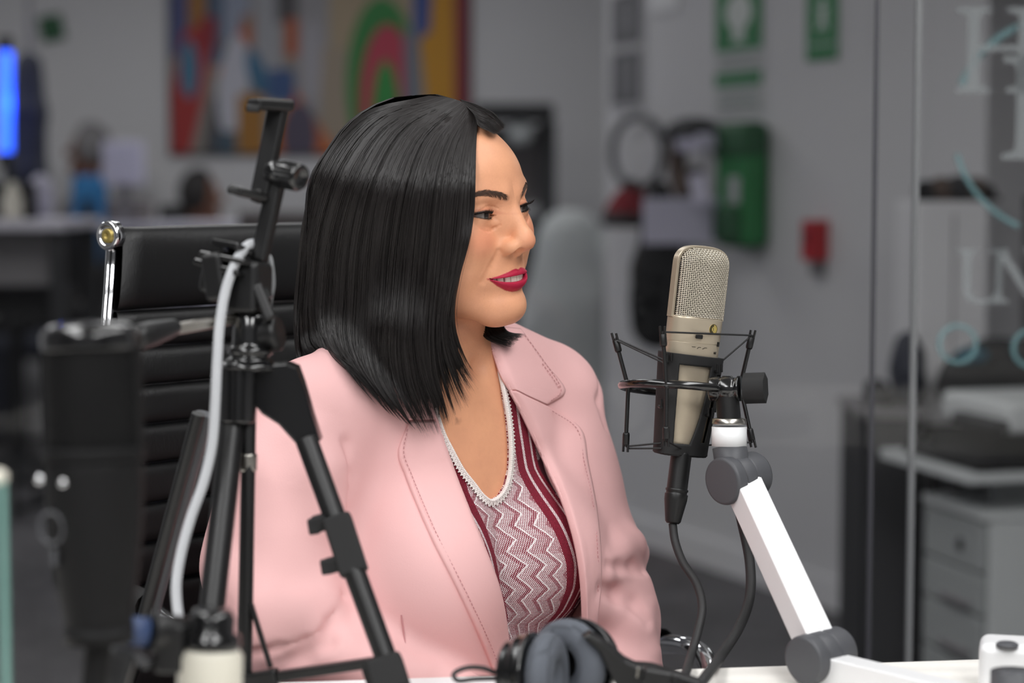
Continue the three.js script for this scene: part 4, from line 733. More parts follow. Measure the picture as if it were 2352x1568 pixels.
// ---------------------------------------------------------------- the champagne microphone in its shock mount
const micUp = V(.108, .994, 0).applyMatrix4(LEAN).normalize(), micN0 = V(Math.sin(.42), 0, Math.cos(.42)).applyMatrix4(LEAN), micX = micUp.clone().cross(micN0).normalize(), micN = micX.clone().cross(micUp).normalize();
const micM = new THREE.Matrix4().makeBasis(micX.clone().multiplyScalar(.001), micUp.clone().multiplyScalar(.001), micN.clone().multiplyScalar(.001)).setPosition(P(1597, 727, 2.0));
const mic = g => g.applyMatrix4(micM), MW = 29, MD = 18;
{
  const o = thing('studio_microphone', 'champagne coloured studio microphone with a woven wire grille', 'microphone');
  const rho = (x, y) => { const a = Math.abs(x) / (MW - 1.2); return y < 50 ? a : Math.pow(Math.pow(a, 2.8) + Math.pow((y - 50) / 19, 2.8), 1 / 2.8); };
  const zs = (x, y) => 4.4 + (MD - 4.4) * Math.sqrt(Math.max(0, 1 - rho(x, y) ** 2));
  for (const face of [1, -1]) {
    const wires = [], pitch = 1.86, r = .47, push = (pts) => { if (pts.length > 2) { const n = pts.length, pos = [], nor = [], idx = []; for (let i = 0; i < n; i++) { const t = pts[Math.min(n - 1, i + 1)].clone().sub(pts[Math.max(0, i - 1)]).normalize(), a = V(0, 0, 1).cross(t).normalize(), b = t.clone().cross(a); for (let k = 0; k < 5; k++) { const q = k * 1.2566, w = a.clone().multiplyScalar(Math.cos(q)).addScaledVector(b, Math.sin(q)); nor.push(w.x, w.y, w.z); pos.push(pts[i].x + w.x * r, pts[i].y + w.y * r, pts[i].z + w.z * r); } if (i) for (let k = 0; k < 5; k++) { const p = 5 * (i - 1) + k, q = 5 * (i - 1) + (k + 1) % 5; idx.push(p, q, p + 5, q, q + 5, p + 5); } } wires.push({ pos, nor, idx }); } };
    for (let i = -15; i <= 15; i++) { const x = i * pitch, pts = []; for (let k = 0; k <= 37 * 2; k++) { const y = k * pitch / 2; if (rho(x, y) < .985) pts.push(V(x, y, face * (zs(x, y) + .42 * Math.cos(Math.PI * k / 2) * (i % 2 ? -1 : 1)))); } push(pts); }
    for (let j = 0; j <= 37; j++) { const y = j * pitch + .3, pts = []; for (let k = -31; k <= 31; k++) { const x = k * pitch / 2; if (rho(x, y) < .985) pts.push(V(x, y, face * (zs(x, y) - .42 * Math.cos(Math.PI * k / 2) * (j % 2 ? -1 : 1)))); } push(pts); }
    mesh('wire_grille', mic(spikes(wires)), mats.champagne_wire, o);
  }
  { const s = new THREE.Shape(); const out = []; for (let a = 0; a <= 40; a++) { const t = Math.PI * a / 40, c = Math.cos(t), q = Math.sin(t); out.push([(MW - 4) * Math.sign(c) * Math.pow(Math.abs(c), .8), 44 + 21 * Math.pow(q, .8)]); } s.moveTo(-(MW - 4), -2); s.lineTo(MW - 4, -2); out.forEach(p => s.lineTo(...p)); mesh('capsule_screen', mic(new THREE.ExtrudeGeometry(s, { depth: 5, bevelEnabled: true, bevelThickness: 9, bevelSize: 0.1, bevelOffset: -6, bevelSegments: 4 }).translate(0, 0, -2.5)), mats.black, o); }
  // frame round the grille
  { const path = []; for (let y = -2; y < 50; y += 4) path.push([MW - .6, y]); for (let a = 0; a <= 36; a++) { const t = Math.PI * a / 36, c = Math.cos(t), q = Math.sin(t); path.push([(MW - .6) * Math.sign(c) * Math.pow(Math.abs(c), .72), 50 + 19.5 * Math.pow(q, .72)]); } for (let y = 46; y >= -2; y -= 4) path.push([-(MW - .6), y]);
    const pos = [], idx = [], n = path.length, prof = [[1.4, -4.6], [1.4, 4.6], [.9, 5.4], [-1.3, 5.4], [-1.8, 4.8], [-1.8, -4.8], [-1.3, -5.4], [.9, -5.4]]; // closed strip around the outline
    for (let i = 0; i < n; i++) { const a = path[Math.max(0, i - 1)], b = path[Math.min(n - 1, i + 1)], tx = b[0] - a[0], ty = b[1] - a[1], l = Math.hypot(tx, ty) || 1, nx = ty / l, ny = -tx / l; for (const [r, z] of prof) pos.push(path[i][0] + nx * r, path[i][1] + ny * r, z); if (i) for (let k = 0; k < 8; k++) { const p = 8 * (i - 1) + k, q = 8 * (i - 1) + (k + 1) % 8; idx.push(p, p + 8, q, q, p + 8, q + 8); } }
    let g = new THREE.BufferGeometry(); g.setAttribute('position', new THREE.Float32BufferAttribute(pos, 3)); g.setIndex(idx); g = g.toNonIndexed(); g.computeVertexNormals(); mesh('grille_frame', mic(g), mats.champagne, o); }
  // body
  const loft = (rows, seg, n) => { const pos = [], idx = []; rows.forEach(([y, a, b]) => { for (let k = 0; k < seg; k++) { const t = k / seg * Math.PI * 2, c = Math.cos(t), s = Math.sin(t); pos.push(a * Math.sign(c) * Math.pow(Math.abs(c), 2 / n), y, b * Math.sign(s) * Math.pow(Math.abs(s), 2 / n)); } }); for (let i = 0; i < rows.length - 1; i++) for (let k = 0; k < seg; k++) { const p = i * seg + k, q = i * seg + (k + 1) % seg; idx.push(p, q, p + seg, q, q + seg, p + seg); } const g = new THREE.BufferGeometry(); g.setAttribute('position', new THREE.Float32BufferAttribute(pos, 3)); g.setIndex(idx); g.computeVertexNormals(); return g; };
  mesh('body', mic(loft([[-132, .1, .1], [-132, 20, 14], [-128, 22, 15], [-90, 26, 17], [-50, 28, MD], [-26.2, 28.6, MD], [-26, 28.2, MD - .4], [-25.6, 28.2, MD - .4], [-25.4, 28.7, MD], [-3, MW, MD + .4], [-.8, MW, MD + .4], [0, MW - .8, MD - .6], [0, .1, .1]].reverse(), 64, 2.3)), mats.champagne, o);
  const front = (x, y) => { const q = 2.3, f = y < -26 ? lerp(28.6, 26, (-26 - y) / 64) : 28.9; return (MD + .25) * Math.pow(Math.max(0, 1 - Math.pow(Math.abs(x) / f, q)), 1 / q); };
  const onFront = (g, x, y) => { const e = .5, dz = (front(x + e, y) - front(x - e, y)) / (2 * e); g.rotateY(-Math.atan(dz)); g.translate(x, y, front(x, y)); return mic(g); };
  // round emblem
  const cv = document.createElement('canvas'); cv.width = cv.height = 128; const c2 = cv.getContext('2d'); c2.fillStyle = '#b9a45c'; c2.fillRect(0, 0, 128, 128); c2.fillStyle = '#14120e'; c2.beginPath(); c2.arc(64, 64, 62, Math.PI / 2, Math.PI * 1.5); c2.fill(); c2.strokeStyle = '#b9a45c'; c2.lineWidth = 3; for (let k = 0; k < 9; k++) { const a = Math.PI / 2 + k / 8 * Math.PI; c2.beginPath(); c2.moveTo(64 + 30 * Math.cos(a), 64 + 30 * Math.sin(a)); c2.lineTo(64 + 58 * Math.cos(a), 64 + 58 * Math.sin(a)); c2.stroke(); } c2.fillStyle = '#c8b46a'; c2.beginPath(); c2.arc(64, 64, 28, 0, 7); c2.fill(); c2.fillStyle = '#14120e'; c2.font = 'bold 46px sans-serif'; c2.textAlign = 'center'; c2.fillText('S', 62, 80); c2.strokeStyle = '#14120e'; c2.lineWidth = 6; c2.beginPath(); c2.arc(64, 64, 59, 0, 7); c2.stroke();
  const et = new THREE.CanvasTexture(cv); et.colorSpace = THREE.SRGBColorSpace; mat('emblem', { map: et, roughness: .4, metalness: .3 }); mat('mark', { color: srgb(40, 36, 30), roughness: .6 });
  const em = new THREE.CylinderGeometry(5.2, 5.2, .5, 40); em.rotateX(Math.PI / 2); { const p = em.attributes.position, uv = em.attributes.uv; for (let i = 0; i < p.count; i++) uv.setXY(i, p.getX(i) / 10.4 + .5, p.getY(i) / 10.4 + .5); } mesh('emblem', onFront(em, 12.5, -10.5), mats.emblem, o, 'round black and gold emblem');
  mesh('switch_marks', [onFront(new THREE.BoxGeometry(4, .45, .3).translate(0, 0, .1), -8, -29.6), onFront(new THREE.BoxGeometry(2.6, .45, .3).translate(.8, .5, .1), -2.2, -30), onFront(new THREE.BoxGeometry(2.2, .45, .3).rotateZ(.9).translate(-1.2, -.4, .1), -2.2, -30), onFront(new THREE.BoxGeometry(2.4, .45, .3).translate(1.6, .5, .1), 4.2, -30), onFront(new THREE.BoxGeometry(3, .45, .3).rotateZ(.5).translate(-1, -.2, .1), 4.2, -30)], mats.mark, o);
  mesh('slide_switch', onFront(new THREE.BoxGeometry(2.6, 4.6, 2), 21.5, -25), mats.black, o);
  mesh('switch_clip', onFront(new RoundedBoxGeometry(7.5, 4.2, 3, 2, 1).translate(0, 0, 1.4), -4, -19), mats.black, o);
  const font = await new FontLoader().loadAsync('fonts/droid/droid_sans_bold.typeface.json'); mats.font = font;
  mesh('lettering', onFront(new TextGeometry('NE', { font, size: 2.3, depth: .25, curveSegments: 3 }), 16.4, -35), mats.mark, o);
  // plug and its boot
  const c0 = P(1565, 1043, 1.995), c1 = P(1545, 1202, 1.99), L = c0.distanceTo(c1);
  mesh('cable_plug', turned(c0, c1, [[0, -.004], [.0098, -.004], [.0104, 0], [.0104, L * .5], [.0114, L * .5], [.0114, L * .53], [.0105, L * .535], [.0105, L * .57], [.0116, L * .575], [.0114, L * .66], [.0078, L * .97], [.006, L], [0, L]], 28), mats.black, o);
  const cable = single('microphone_cable', tube([c1.clone(), P(1550, 1240, 1.985), P(1568, 1290, 1.97), P(1600, 1340, 1.95), P(1613, 1395, 1.93), P(1603, 1450, 1.915), P(1587, 1505, 1.89), atLevel(1574, 1548, TABLE + .012), atLevel(1556, 1590, TABLE + .005), atLevel(1500, 1640, TABLE + .005), atLevel(1470, 1720, TABLE + .005)], .0042, 120, 12), mats.rubber, 'thin black cable hanging from the microphone plug', 'cable');
}
{
  const o = thing('shock_mount', 'black spider shock mount holding the champagne microphone', 'shock mount');
  const sup = (x, z, a, b, n) => { const ax = Math.abs(x) / a, az = Math.abs(z) / b, k = Math.pow(Math.pow(ax, n) + Math.pow(az, n), 1 / n); return (k - 1) * Math.min(a, b); };
  const cradle = (x, y, z) => {
    const t = clamp((-37 - y) / 97, 0, 1), a = lerp(34, 28, t), b = lerp(22.5, 19, t); let d = sup(x, z, a, b, 2.6); d = Math.max(d, -sup(x, z, a - 2.6, b - 2.6, 2.6)); d = Math.max(d, y + 38 + .02 * x, -138 - y);
    const w = clamp((-48 - y) / 78, 0, 1), xl = lerp(-21, -17, w), xr = lerp(12, -1, w * w); const win = Math.max(xl - x, x - xr, y + 49, -126 - y, 4 - z); d = smax(d, -win, 3);
    const xl2 = lerp(23.5, 12, w), win2 = Math.max(xl2 - x, x - lerp(29.5, 17, w), y + 56, -124 - y, -z); d = smax(d, -win2, 1.5); const win3 = Math.max(Math.abs(x) - 14, y + 50, -122 - y, z + 6); d = smax(d, -win3, 3);
    d = Math.min(d, Math.max(sup(x, z, 26, 18.5, 3), Math.abs(y + 136) - 3.2)); return d * .8;
  };
  mesh('cradle', mic(meshField(cradle, [-38, -143, -26], [38, -33, 26], .9)), mats.black_matte, o);
  const rc = P(1556, 893, 2.0), rn = V(.07, .99, -.13).applyMatrix4(LEAN).normalize(), e1 = V(1, -.07, 0).normalize(), e2 = rn.clone().cross(e1).normalize(), ringAt = a => rc.clone().addScaledVector(e1, .0555 * Math.cos(a)).addScaledVector(e2, .0555 * Math.sin(a)), rp = []; for (let i = 0; i < 48; i++) rp.push(ringAt(i / 48 * Math.PI * 2));
  mesh('ring', tube(rp, .0042, 120, 16, true), mats.black_gloss, o);
  const post = (T0, M0, B0, fo) => {
    const g = [rod(T0, M0, .0021), rod(M0, B0, .0021), ball(M0, .0028)], q = mesh('post', g, mats.black, o);
    for (const [e, s] of [[T0, M0], [B0, M0]]) { const d = e.clone().sub(s).normalize(), f = []; f.push(turned(e.clone().addScaledVector(d, -.014), e, [[0, 0], [.003, 0], [.0036, .002], [.0036, .012], [0, .012]], 18)); for (const k of [-1, 1]) f.push(rod(e.clone().addScaledVector(d, -.003).addScaledVector(fo, k * .0025), e.clone().addScaledVector(d, .0055).addScaledVector(fo, k * .0027), .0013, .0012, 8)); mesh('fork_tip', f, mats.black, q); }
  };
  const fx = V(.8, 0, .6), TL = P(1413, 777, 2.0), ML = P(1443, 890, 2.0), BL = P(1437, 1025, 2.0), TF = P(1522, 762, 1.94), MF = P(1531, 888, 1.945), BF = P(1530, 1012, 1.945), TR = P(1727, 770, 2.03), MR = P(1700, 885, 2.04), BR = P(1728, 1015, 2.03), TK = P(1600, 790, 2.07), MK = P(1600, 905, 2.058), BK = P(1600, 1010, 2.065);
  post(TL, ML, BL, fx); post(TF, MF, BF, fx); post(TR, MR, BR, fx); post(TK, MK, BK, fx);
  const hk = (x, y, z) => V(x, y, z).applyMatrix4(micM), hooks = [[-33, -46, 8], [33, -48, -6], [18, -52, 20.5], [-33, -92, 6], [14, -96, 19], [30, -94, -4]].map(p => hk(...p));
  for (const [a, b] of [[TL, hooks[0]], [TL.clone().add(V(.002, -.002, .004)), hooks[0].clone().add(V(0, -.003, .002))], [TF, TR], [TR, hooks[1]], [BL, hk(-27, -128, 8)], [BL.clone().add(V(.003, -.002, 0)), hk(-27, -133, 10)], [BR, hk(26, -128, 0)], [TF, hooks[0]], [BF, hk(-10, -131, 18)]]) mesh('elastic_band', rod(a, b, .00095, .00095, 8), mats.rubber, o);
  for (const p of hooks) { const d = V(.3, 0, .9); mesh('hook', [rod(p, p.clone().addScaledVector(d, .006), .0016), rod(p.clone().addScaledVector(d, .006), p.clone().addScaledVector(d, .006).add(V(0, .008, 0)), .0011), rod(p.clone().add(V(.004, 0, 0)).addScaledVector(d, .006), p.clone().add(V(.004, 0, 0)).addScaledVector(d, .006).add(V(0, .008, 0)), .0011)], mats.black, o); }
  // swivel to the arm
  const sw = P(1667, 893, 1.965), ax = V(.93, .06, .30).normalize(); mesh('knuckle', [turned(sw.clone().addScaledVector(ax, -.016), sw, [[0, 0], [.011, 0], [.0128, .002], [.0128, .009], [.0118, .010], [.0118, .0125], [.013, .0135], [.013, .022], [.011, .024], [.011, .027], [.0125, .028], [.0125, .031], [0, .031]], 30), rod(ringAt(0), sw, .006)], mats.black_gloss, o);
  mesh('rivet', turned(sw.clone().addScaledVector(ax, -.0175), sw, [[0, 0], [.0022, .0002], [.003, .0016], [0, .0016]], 16), mats.steel, o);
  const kn = new THREE.CylinderGeometry(.0152, .0152, .021, 6); kn.applyMatrix4(frameAt(sw, sw.clone().add(ax)).setPosition(sw.clone().addScaledVector(ax, .029))); mesh('hex_knob', kn.toNonIndexed(), mats.black_matte, o);
  const s0 = P(1675, 968, 1.965), s1 = P(1668, 880, 1.965); mesh('stem', [rod(s0, s1, .0118, .0112, 28)], mats.black, o);
}

// ---------------------------------------------------------------- white boom arm carrying it
function boomJoint(c, ax, r, len, o, extra) {
  const a = c.clone(), j = mesh('joint', turned(a, a.clone().add(ax), [[0, 0], [r * .86, 0], [r * .97, .0012], [r, .0035], [r, .012], [r * .985, .0128], [r * .8, .0132], [r * .8, .014], [r * .97, .0146], [r * .97, len * .55], [r * .93, len * .56], [r * .93, len * .6], [r * .97, len * .61], [r * .97, len - .003], [r * .9, len], [0, len]], 48), mats.dark_grey, o);
  mesh('joint_pin', [rod(c.clone().addScaledVector(ax, len), c.clone().addScaledVector(ax, len + .008), .004, .004, 14), rod(c.clone().addScaledVector(ax, len + .004), c.clone().addScaledVector(ax, len + .011), .0028, .0028, 6)], mats.dark_grey, j);
}
{
  const o = thing('boom_arm', 'white square profile boom arm with grey joints holding the champagne microphone', 'boom arm');
  const c0 = P(1675, 1024, 1.965), c1 = P(1675, 968, 1.965), L = c0.distanceTo(c1);
  mesh('collar', turned(c0, c1, [[0, 0], [.0172, 0], [.0172, L - .005], [0, L - .005]], 40), mats.white_plastic, o);
  mesh('collar_ring', turned(c1.clone().lerp(c0, .11), c1, [[0, 0], [.0168, 0], [.0172, .001], [.0166, .0055], [.0135, .0062], [0, .0062]], 40), mats.steel, o);
  const n0 = P(1684, 1075, 1.962); mesh('neck', turned(n0, c0, [[0, 0], [.0172, 0], [.0174, .004], [.0168, n0.distanceTo(c0)], [0, n0.distanceTo(c0)]], 40), mats.dark_grey, o);
  const ax = V(.76, .06, -.645).normalize(), j0 = P(1657, 1106, 1.945); boomJoint(j0, ax, .0235, .050, o);
  const j1 = atLevel(1843, 1518, TABLE + .0235); boomJoint(j1, ax, .0225, .052, o);
  const fn = V(Math.sin(.47), .25, Math.cos(.47)).normalize(), a = j0.clone().addScaledVector(ax, .026).lerp(j1.clone().addScaledVector(ax, .026), .03), b = j1.clone().addScaledVector(ax, .026), prof = () => { const g = bar(a, b.clone().lerp(a, .035), .0285, .0285, UPY, .0018); return g; };
  mesh('upper_arm', prof(), mats.alu, o);
  const d0 = b.clone(), d1 = atLevel(2330, 1640, TABLE + .0145); d0.y = TABLE + .0145; mesh('lower_arm', bar(d0.clone().lerp(d1, .03), d1, .026, .026, V(0, 1, 0), .0022), mats.alu, o);
  const bc = d1.clone(); mesh('mount_post', turned(V(bc.x, TABLE, bc.z), V(bc.x, 2, bc.z), [[0, 0], [.035, 0], [.035, .006], [.02, .01], [.02, .05], [0, .05]], 32), mats.dark_grey, o);
  const cable = single('arm_cable', tube([P(1700, 1180, 1.99), P(1722, 1290, 1.975), P(1722, 1370, 1.95), P(1698, 1440, 1.92), P(1660, 1500, 1.89), atLevel(1622, 1552, TABLE + .016), atLevel(1585, 1600, TABLE + .006), atLevel(1520, 1700, TABLE + .006)], .0050, 90, 12), mats.rubber, 'thicker black cable looping behind the white boom arm', 'cable');
}
{ // end of a second arm at the right border
  const o = thing('desk_stand', 'light grey desk stand with a dark knob on the table at the right border', 'stand'), A = P(2256, 1480, 1.76), g = new RoundedBoxGeometry(.12, A.y - TABLE - .001, .05, 4, .009); g.rotateY(-.25); g.translate(A.x + .062, TABLE + .0005 + (A.y - TABLE) / 2, A.z - .012); mesh('housing', g, mats.alu, o);
  mesh('knob', turned(V(A.x + .022, A.y - .002, A.z), V(A.x + .022, 2, A.z), [[0, 0], [.0095, 0], [.0098, .0025], [.008, .004], [0, .004]], 28), mats.dark_grey, o);
}

// ---------------------------------------------------------------- headphones
mat('velour', { color: srgb(86, 90, 98), roughness: .85, bumpMap: grain(14), bumpScale: .0002 });
{
  const o = thing('headphones', 'black studio headphones with grey blue ear cushions standing on the table', 'headphones'), D = 1.67;
  const cup = (C, ax, housing, h0) => {
    const e1 = V(0, 1, 0).addScaledVector(ax, -ax.y).normalize(), e2 = ax.clone().cross(e1), at = (r, a, h) => C.clone().addScaledVector(e1, r * Math.cos(a)).addScaledVector(e2, r * Math.sin(a)).addScaledVector(ax, h), nu = 110, nv = 22, pos = [], idx = [];
    for (let i = 0; i <= nu; i++) for (let j = 0; j <= nv; j++) { const a = i / nu * 6.28319, q = j / nv * 6.28319, pl = 1 + .035 * Math.sin(a * 30 + 2 * Math.sin(a * 7)) * Math.pow(Math.max(0, -Math.sin(q)), .7), r = .0245 + .0135 * Math.cos(q) * pl, p = at(r, a, .0115 * (1 + Math.sin(q) * 1.05)); pos.push(p.x, p.y, p.z); }
    for (let i = 0; i < nu; i++) for (let j = 0; j < nv; j++) { const k = i * (nv + 1) + j; idx.push(k, k + nv + 1, k + 1, k + 1, k + nv + 1, k + nv + 2); }
    const g = new THREE.BufferGeometry(); g.setAttribute('position', new THREE.Float32BufferAttribute(pos, 3)); g.setIndex(idx); g.computeVertexNormals();
    const b = C.clone().addScaledVector(ax, -h0), c = mesh('ear_cup', turned(b, C, housing, 48), mats.black_gloss, o); mesh('ear_cushion', metreUV(g), mats.velour, c); mesh('driver_cover', turned(C.clone().addScaledVector(ax, -.0005), C.clone().add(ax), [[0, .002], [.016, .002], [.018, 0]], 30), mats.black_matte, c);
  };
  const C1 = P(1226, 1500, D); C1.y = TABLE + .0395; cup(C1, V(.955, .03, .29).normalize(), [[0, 0], [.026, 0], [.0295, .002], [.0305, .005], [.0305, .010], [.033, .011], [.0355, .013], [.0355, .019], [.0362, .020], [.0375, .022], [.0375, .026], [0, .026]], .026);
  const C2 = P(1322, 1500, D + .045); C2.y = TABLE + .0415; cup(C2, V(-.60, .10, .79).normalize(), [[0, 0], [.026, 0], [.0305, .003], [.0345, .010], [.0375, .018], [.038, .022], [.038, .026], [0, .026]], .026);
  { const s = new THREE.Shape(), pts = [[1338, 1466], [1356, 1458], [1382, 1473], [1412, 1497], [1438, 1520], [1462, 1532], [1500, 1535], [1560, 1553], [1610, 1572], [1640, 1600], [1600, 1640], [1520, 1640], [1440, 1620], [1405, 1560], [1375, 1500]].map(p => P(p[0], p[1], D)); s.moveTo(pts[0].x, pts[0].y); pts.slice(1).forEach(p => s.lineTo(p.x, p.y)); mesh('yoke', new THREE.ExtrudeGeometry(s, { depth: .012, bevelEnabled: true, bevelThickness: .004, bevelSize: .0025, bevelOffset: -.0025, bevelSegments: 3 }).translate(0, 0, -D + .004), mats.black, o); }
  mesh('slider_trim', bar(P(1466, 1532, D - .024), P(1463, 1556, D - .024), .0018, .002), mats.steel, o);
  mesh('headband_slider', [bar(P(1476, 1548, D - .02), P(1545, 1560, D - .02), .013, .012, V(0, 0, 1), .003), ball(P(1535, 1566, D - .02), .006)], mats.black, o);
  const hb = [P(1600, 1600, D), atLevel(1690, 1680, TABLE + .02), atLevel(1740, 1800, TABLE + .013), atLevel(1640, 1900, TABLE + .013), atLevel(1420, 1920, TABLE + .013), atLevel(1250, 1850, TABLE + .013), P(1190, 1660, D - .03)]; mesh('headband', tube(hb, .011, 70, 14), mats.black_matte, o);
  single('headphone_wire', tube([P(1152, 1552, D), P(1110, 1534, D - .005), P(1068, 1534, D - .01), P(1042, 1548, D - .014), P(1050, 1562, D - .018), P(1090, 1559, D - .02), P(1155, 1557, D - .01)], .0021, 80, 10), mats.rubber, 'thin dark wire looping out from the headphone cup', 'wire');
}
// ---------------------------------------------------------------- phone tripod at the left
{
  const o = thing('phone_tripod', 'black camera tripod with an empty phone clamp on top', 'tripod'), D = 1.72, Q = (x, y, d = D) => P(x, y, d);
  // phone clamp
  const face = V(-.35, .1, .93).normalize(), h = mesh('phone_clamp', [bar(Q(598, 452), Q(640, 246), .0165, .011, face, .002), bar(Q(585, 448, 1.715), Q(600, 452, 1.72), .012, .012, face, .002)], mats.black, o);
  mesh('clamp_jaw', [bar(Q(580, 238, 1.70), Q(664, 243, 1.725), .010, .020, V(0, 0, 1), .003), bar(Q(582, 240, 1.695), Q(581, 258, 1.695), .012, .006, V(0, 0, 1), .002)], mats.black, o);
  mesh('clamp_jaw', [bar(Q(536, 436, 1.695), Q(604, 452, 1.72), .008, .018, V(0, 0, 1), .003), bar(Q(538, 428, 1.69), Q(536, 446, 1.69), .011, .006, V(0, 0, 1), .002)], mats.black, o);
  const k0 = Q(618, 392), k1 = Q(692, 408, 1.70), KL = k0.distanceTo(k1), kn = [[0, 0], [.0075, 0], [.0105, .003], [.0108, .010], [.009, .0115], [.009, .013], [.0115, .0135], [.0118, KL - .003], [.0105, KL], [.007, KL], [.0065, KL - .003], [0, KL - .003]];
  const knob = mesh('tightening_knob', turned(k0, k1, kn, 40), mats.black_gloss, o); const ribs = []; for (let i = 0; i < 20; i++) { const a = i / 20 * 6.2832, m = frameAt(k0, k1).setPosition(k0); const p = V(Math.cos(a) * .0117, .0145, Math.sin(a) * .0117).applyMatrix4(m), q = V(Math.cos(a) * .0117, KL - .003, Math.sin(a) * .0117).applyMatrix4(m); ribs.push(rod(p, q, .0008, .0008, 5)); } mesh('knob_ribs', ribs, mats.black_gloss, knob);
  mesh('stem', bar(Q(640, 398), Q(594, 600), .0145, .012, face, .003), mats.black, o);
  // head with its plates and pan handle
  mesh('head_plate', [bar(Q(470, 612, 1.73), Q(572, 640, 1.71), .006, .04, V(0, .2, 1), .002), bar(Q(512, 566, 1.73), Q(575, 578, 1.71), .006, .034, V(0, .2, 1), .002), bar(Q(486, 594, 1.73), Q(590, 614, 1.71), .005, .044, V(0, .2, 1), .002)], mats.black_gloss, o);
  mesh('head_body', [bar(Q(505, 580, 1.72), Q(520, 690, 1.72), .02, .04, face, .005), bar(Q(575, 600), Q(572, 720), .030, .034, face, .006), bar(Q(470, 632, 1.735), Q(540, 645, 1.73), .03, .03, face, .006), rod(Q(586, 650), Q(612, 690), .008, .007)], mats.black, o);
  mesh('tilt_lever', bar(Q(588, 652, 1.705), Q(622, 735, 1.70), .010, .008, V(0, 0, 1), .003), mats.black, o);
  mesh('head_knob', turned(Q(588, 772), Q(640, 764, 1.715), [[0, 0], [.011, 0], [.0125, .002], [.0125, .014], [.015, .0155], [.0155, .02], [.013, .0225], [0, .0225]], 32), mats.black, o);
  const n0 = Q(572, 836), n1 = Q(576, 716), NL = n0.distanceTo(n1); mesh('neck', turned(n0, n1, [[0, 0], [.0205, 0], [.0205, .004], [.017, .005], [.017, .008], [.0195, .009], [.0195, .013], [.0165, .0145], [.0155, .018], [.0152, NL - .016], [.0135, NL - .006], [.011, NL], [0, NL]], 36), mats.black_gloss, o);
  const g0 = Q(546, 726), g1 = Q(404, 750, 1.66), g2 = Q(306, 778, 1.60), ha = mesh('pan_handle', [rod(g0, g1, .0030, .0030), rod(g0.clone().add(V(0, -.0045, 0)), g1.clone().add(V(0, -.0045, 0)), .0022)], mats.steel, o); const GL = g1.distanceTo(g2); mesh('grip', turned(g1, g2, [[0, 0], [.0055, 0], [.007, .004], [.008, .012], [.0105, GL * .6], [.011, GL * .9], [.0085, GL], [0, GL]], 28), mats.black, ha);
  // crown and legs
  mesh('crown', [turned(Q(545, 972), Q(548, 845), [[0, 0], [.0155, 0], [.0162, .003], [.0165, .03], [.0172, .046], [.0165, Q(545, 972).distanceTo(Q(548, 845))], [0, Q(545, 972).distanceTo(Q(548, 845))]], 36), turned(Q(572, 850), Q(573, 830), [[0, 0], [.023, 0], [.024, .003], [.021, .0076], [0, .0076]], 36)], mats.black_gloss, o);
  { const s = new THREE.Shape(), pts = [[585, 850], [600, 836], [660, 832], [684, 842], [697, 880], [718, 955], [736, 1012], [700, 1028], [682, 1022], [640, 975], [602, 950], [586, 930]].map(p => Q(p[0], p[1])); s.moveTo(pts[0].x, pts[0].y); pts.slice(1).forEach(p => s.lineTo(p.x, p.y)); const g = new THREE.ExtrudeGeometry(s, { depth: .022, bevelEnabled: true, bevelThickness: .003, bevelSize: .002, bevelOffset: -.002, bevelSegments: 3 }); g.translate(0, 0, -D - .011); mesh('leg_bracket', g, mats.black_gloss, o); }
  const leg = (a, b, r, r2, name, m = mats.black) => mesh('leg', [rod(a, b, r, r2, 24)], m, o);
  const L1 = leg(Q(704, 1010), Q(912, 1580, 1.66), .0098, .0092);
  { const a = Q(772, 1185, 1.70), b = Q(815, 1318, 1.69), f = V(.1, 0, 1); mesh('leg_clamp', [bar(a, b, .0245, .024, f, .003), bar(Q(716, 1206, 1.70), Q(752, 1196, 1.70), .014, .014, f, .003), bar(Q(718, 1190, 1.70), Q(724, 1226, 1.70), .010, .014, f, .002), bar(Q(745, 1302, 1.69), Q(790, 1290, 1.69), .013, .014, f, .003), bar(Q(746, 1284, 1.69), Q(752, 1318, 1.69), .009, .014, f, .002)], mats.black_matte, L1); }
  mesh('leg_clamp', [bar(Q(880, 1510, 1.665), Q(905, 1590, 1.655), .03, .028, V(.1, 0, 1), .004), bar(Q(838, 1556, 1.665), Q(885, 1540, 1.665), .02, .016, V(.1, 0, 1), .003)], mats.black_matte, L1);
  leg(Q(536, 960), Q(478, 1470, 1.64), .0108, .0108); 
  const L3 = leg(Q(470, 950, 1.80), Q(330, 1470, 1.86), .0085, .008, '', mats.dark_grey); mesh('leg_edge', rod(Q(456, 950, 1.79), Q(316, 1470, 1.85), .006), mats.black, L3);
  const cc = mesh('center_column', [rod(Q(572, 960), Q(560, 1620, 1.71), .0062, .0066)], mats.black, o); mesh('column_band', turned(Q(569, 1082), Q(569.5, 1058), [[0, 0], [.0078, 0], [.008, .002], [.008, .0135], [.0074, .0155], [0, .0155]], 24), mats.steel, cc);
  mesh('spreader', [bar(Q(876, 1518, 1.665), Q(640, 1552, 1.70), .0085, .010, V(0, 0, 1), .002), bar(Q(640, 1552, 1.70), Q(560, 1566, 1.71), .014, .012, V(0, 0, 1), .003), bar(Q(576, 1385, 1.71), Q(622, 1532, 1.705), .0042, .006, V(0, 0, 1), .001)], mats.black, o);
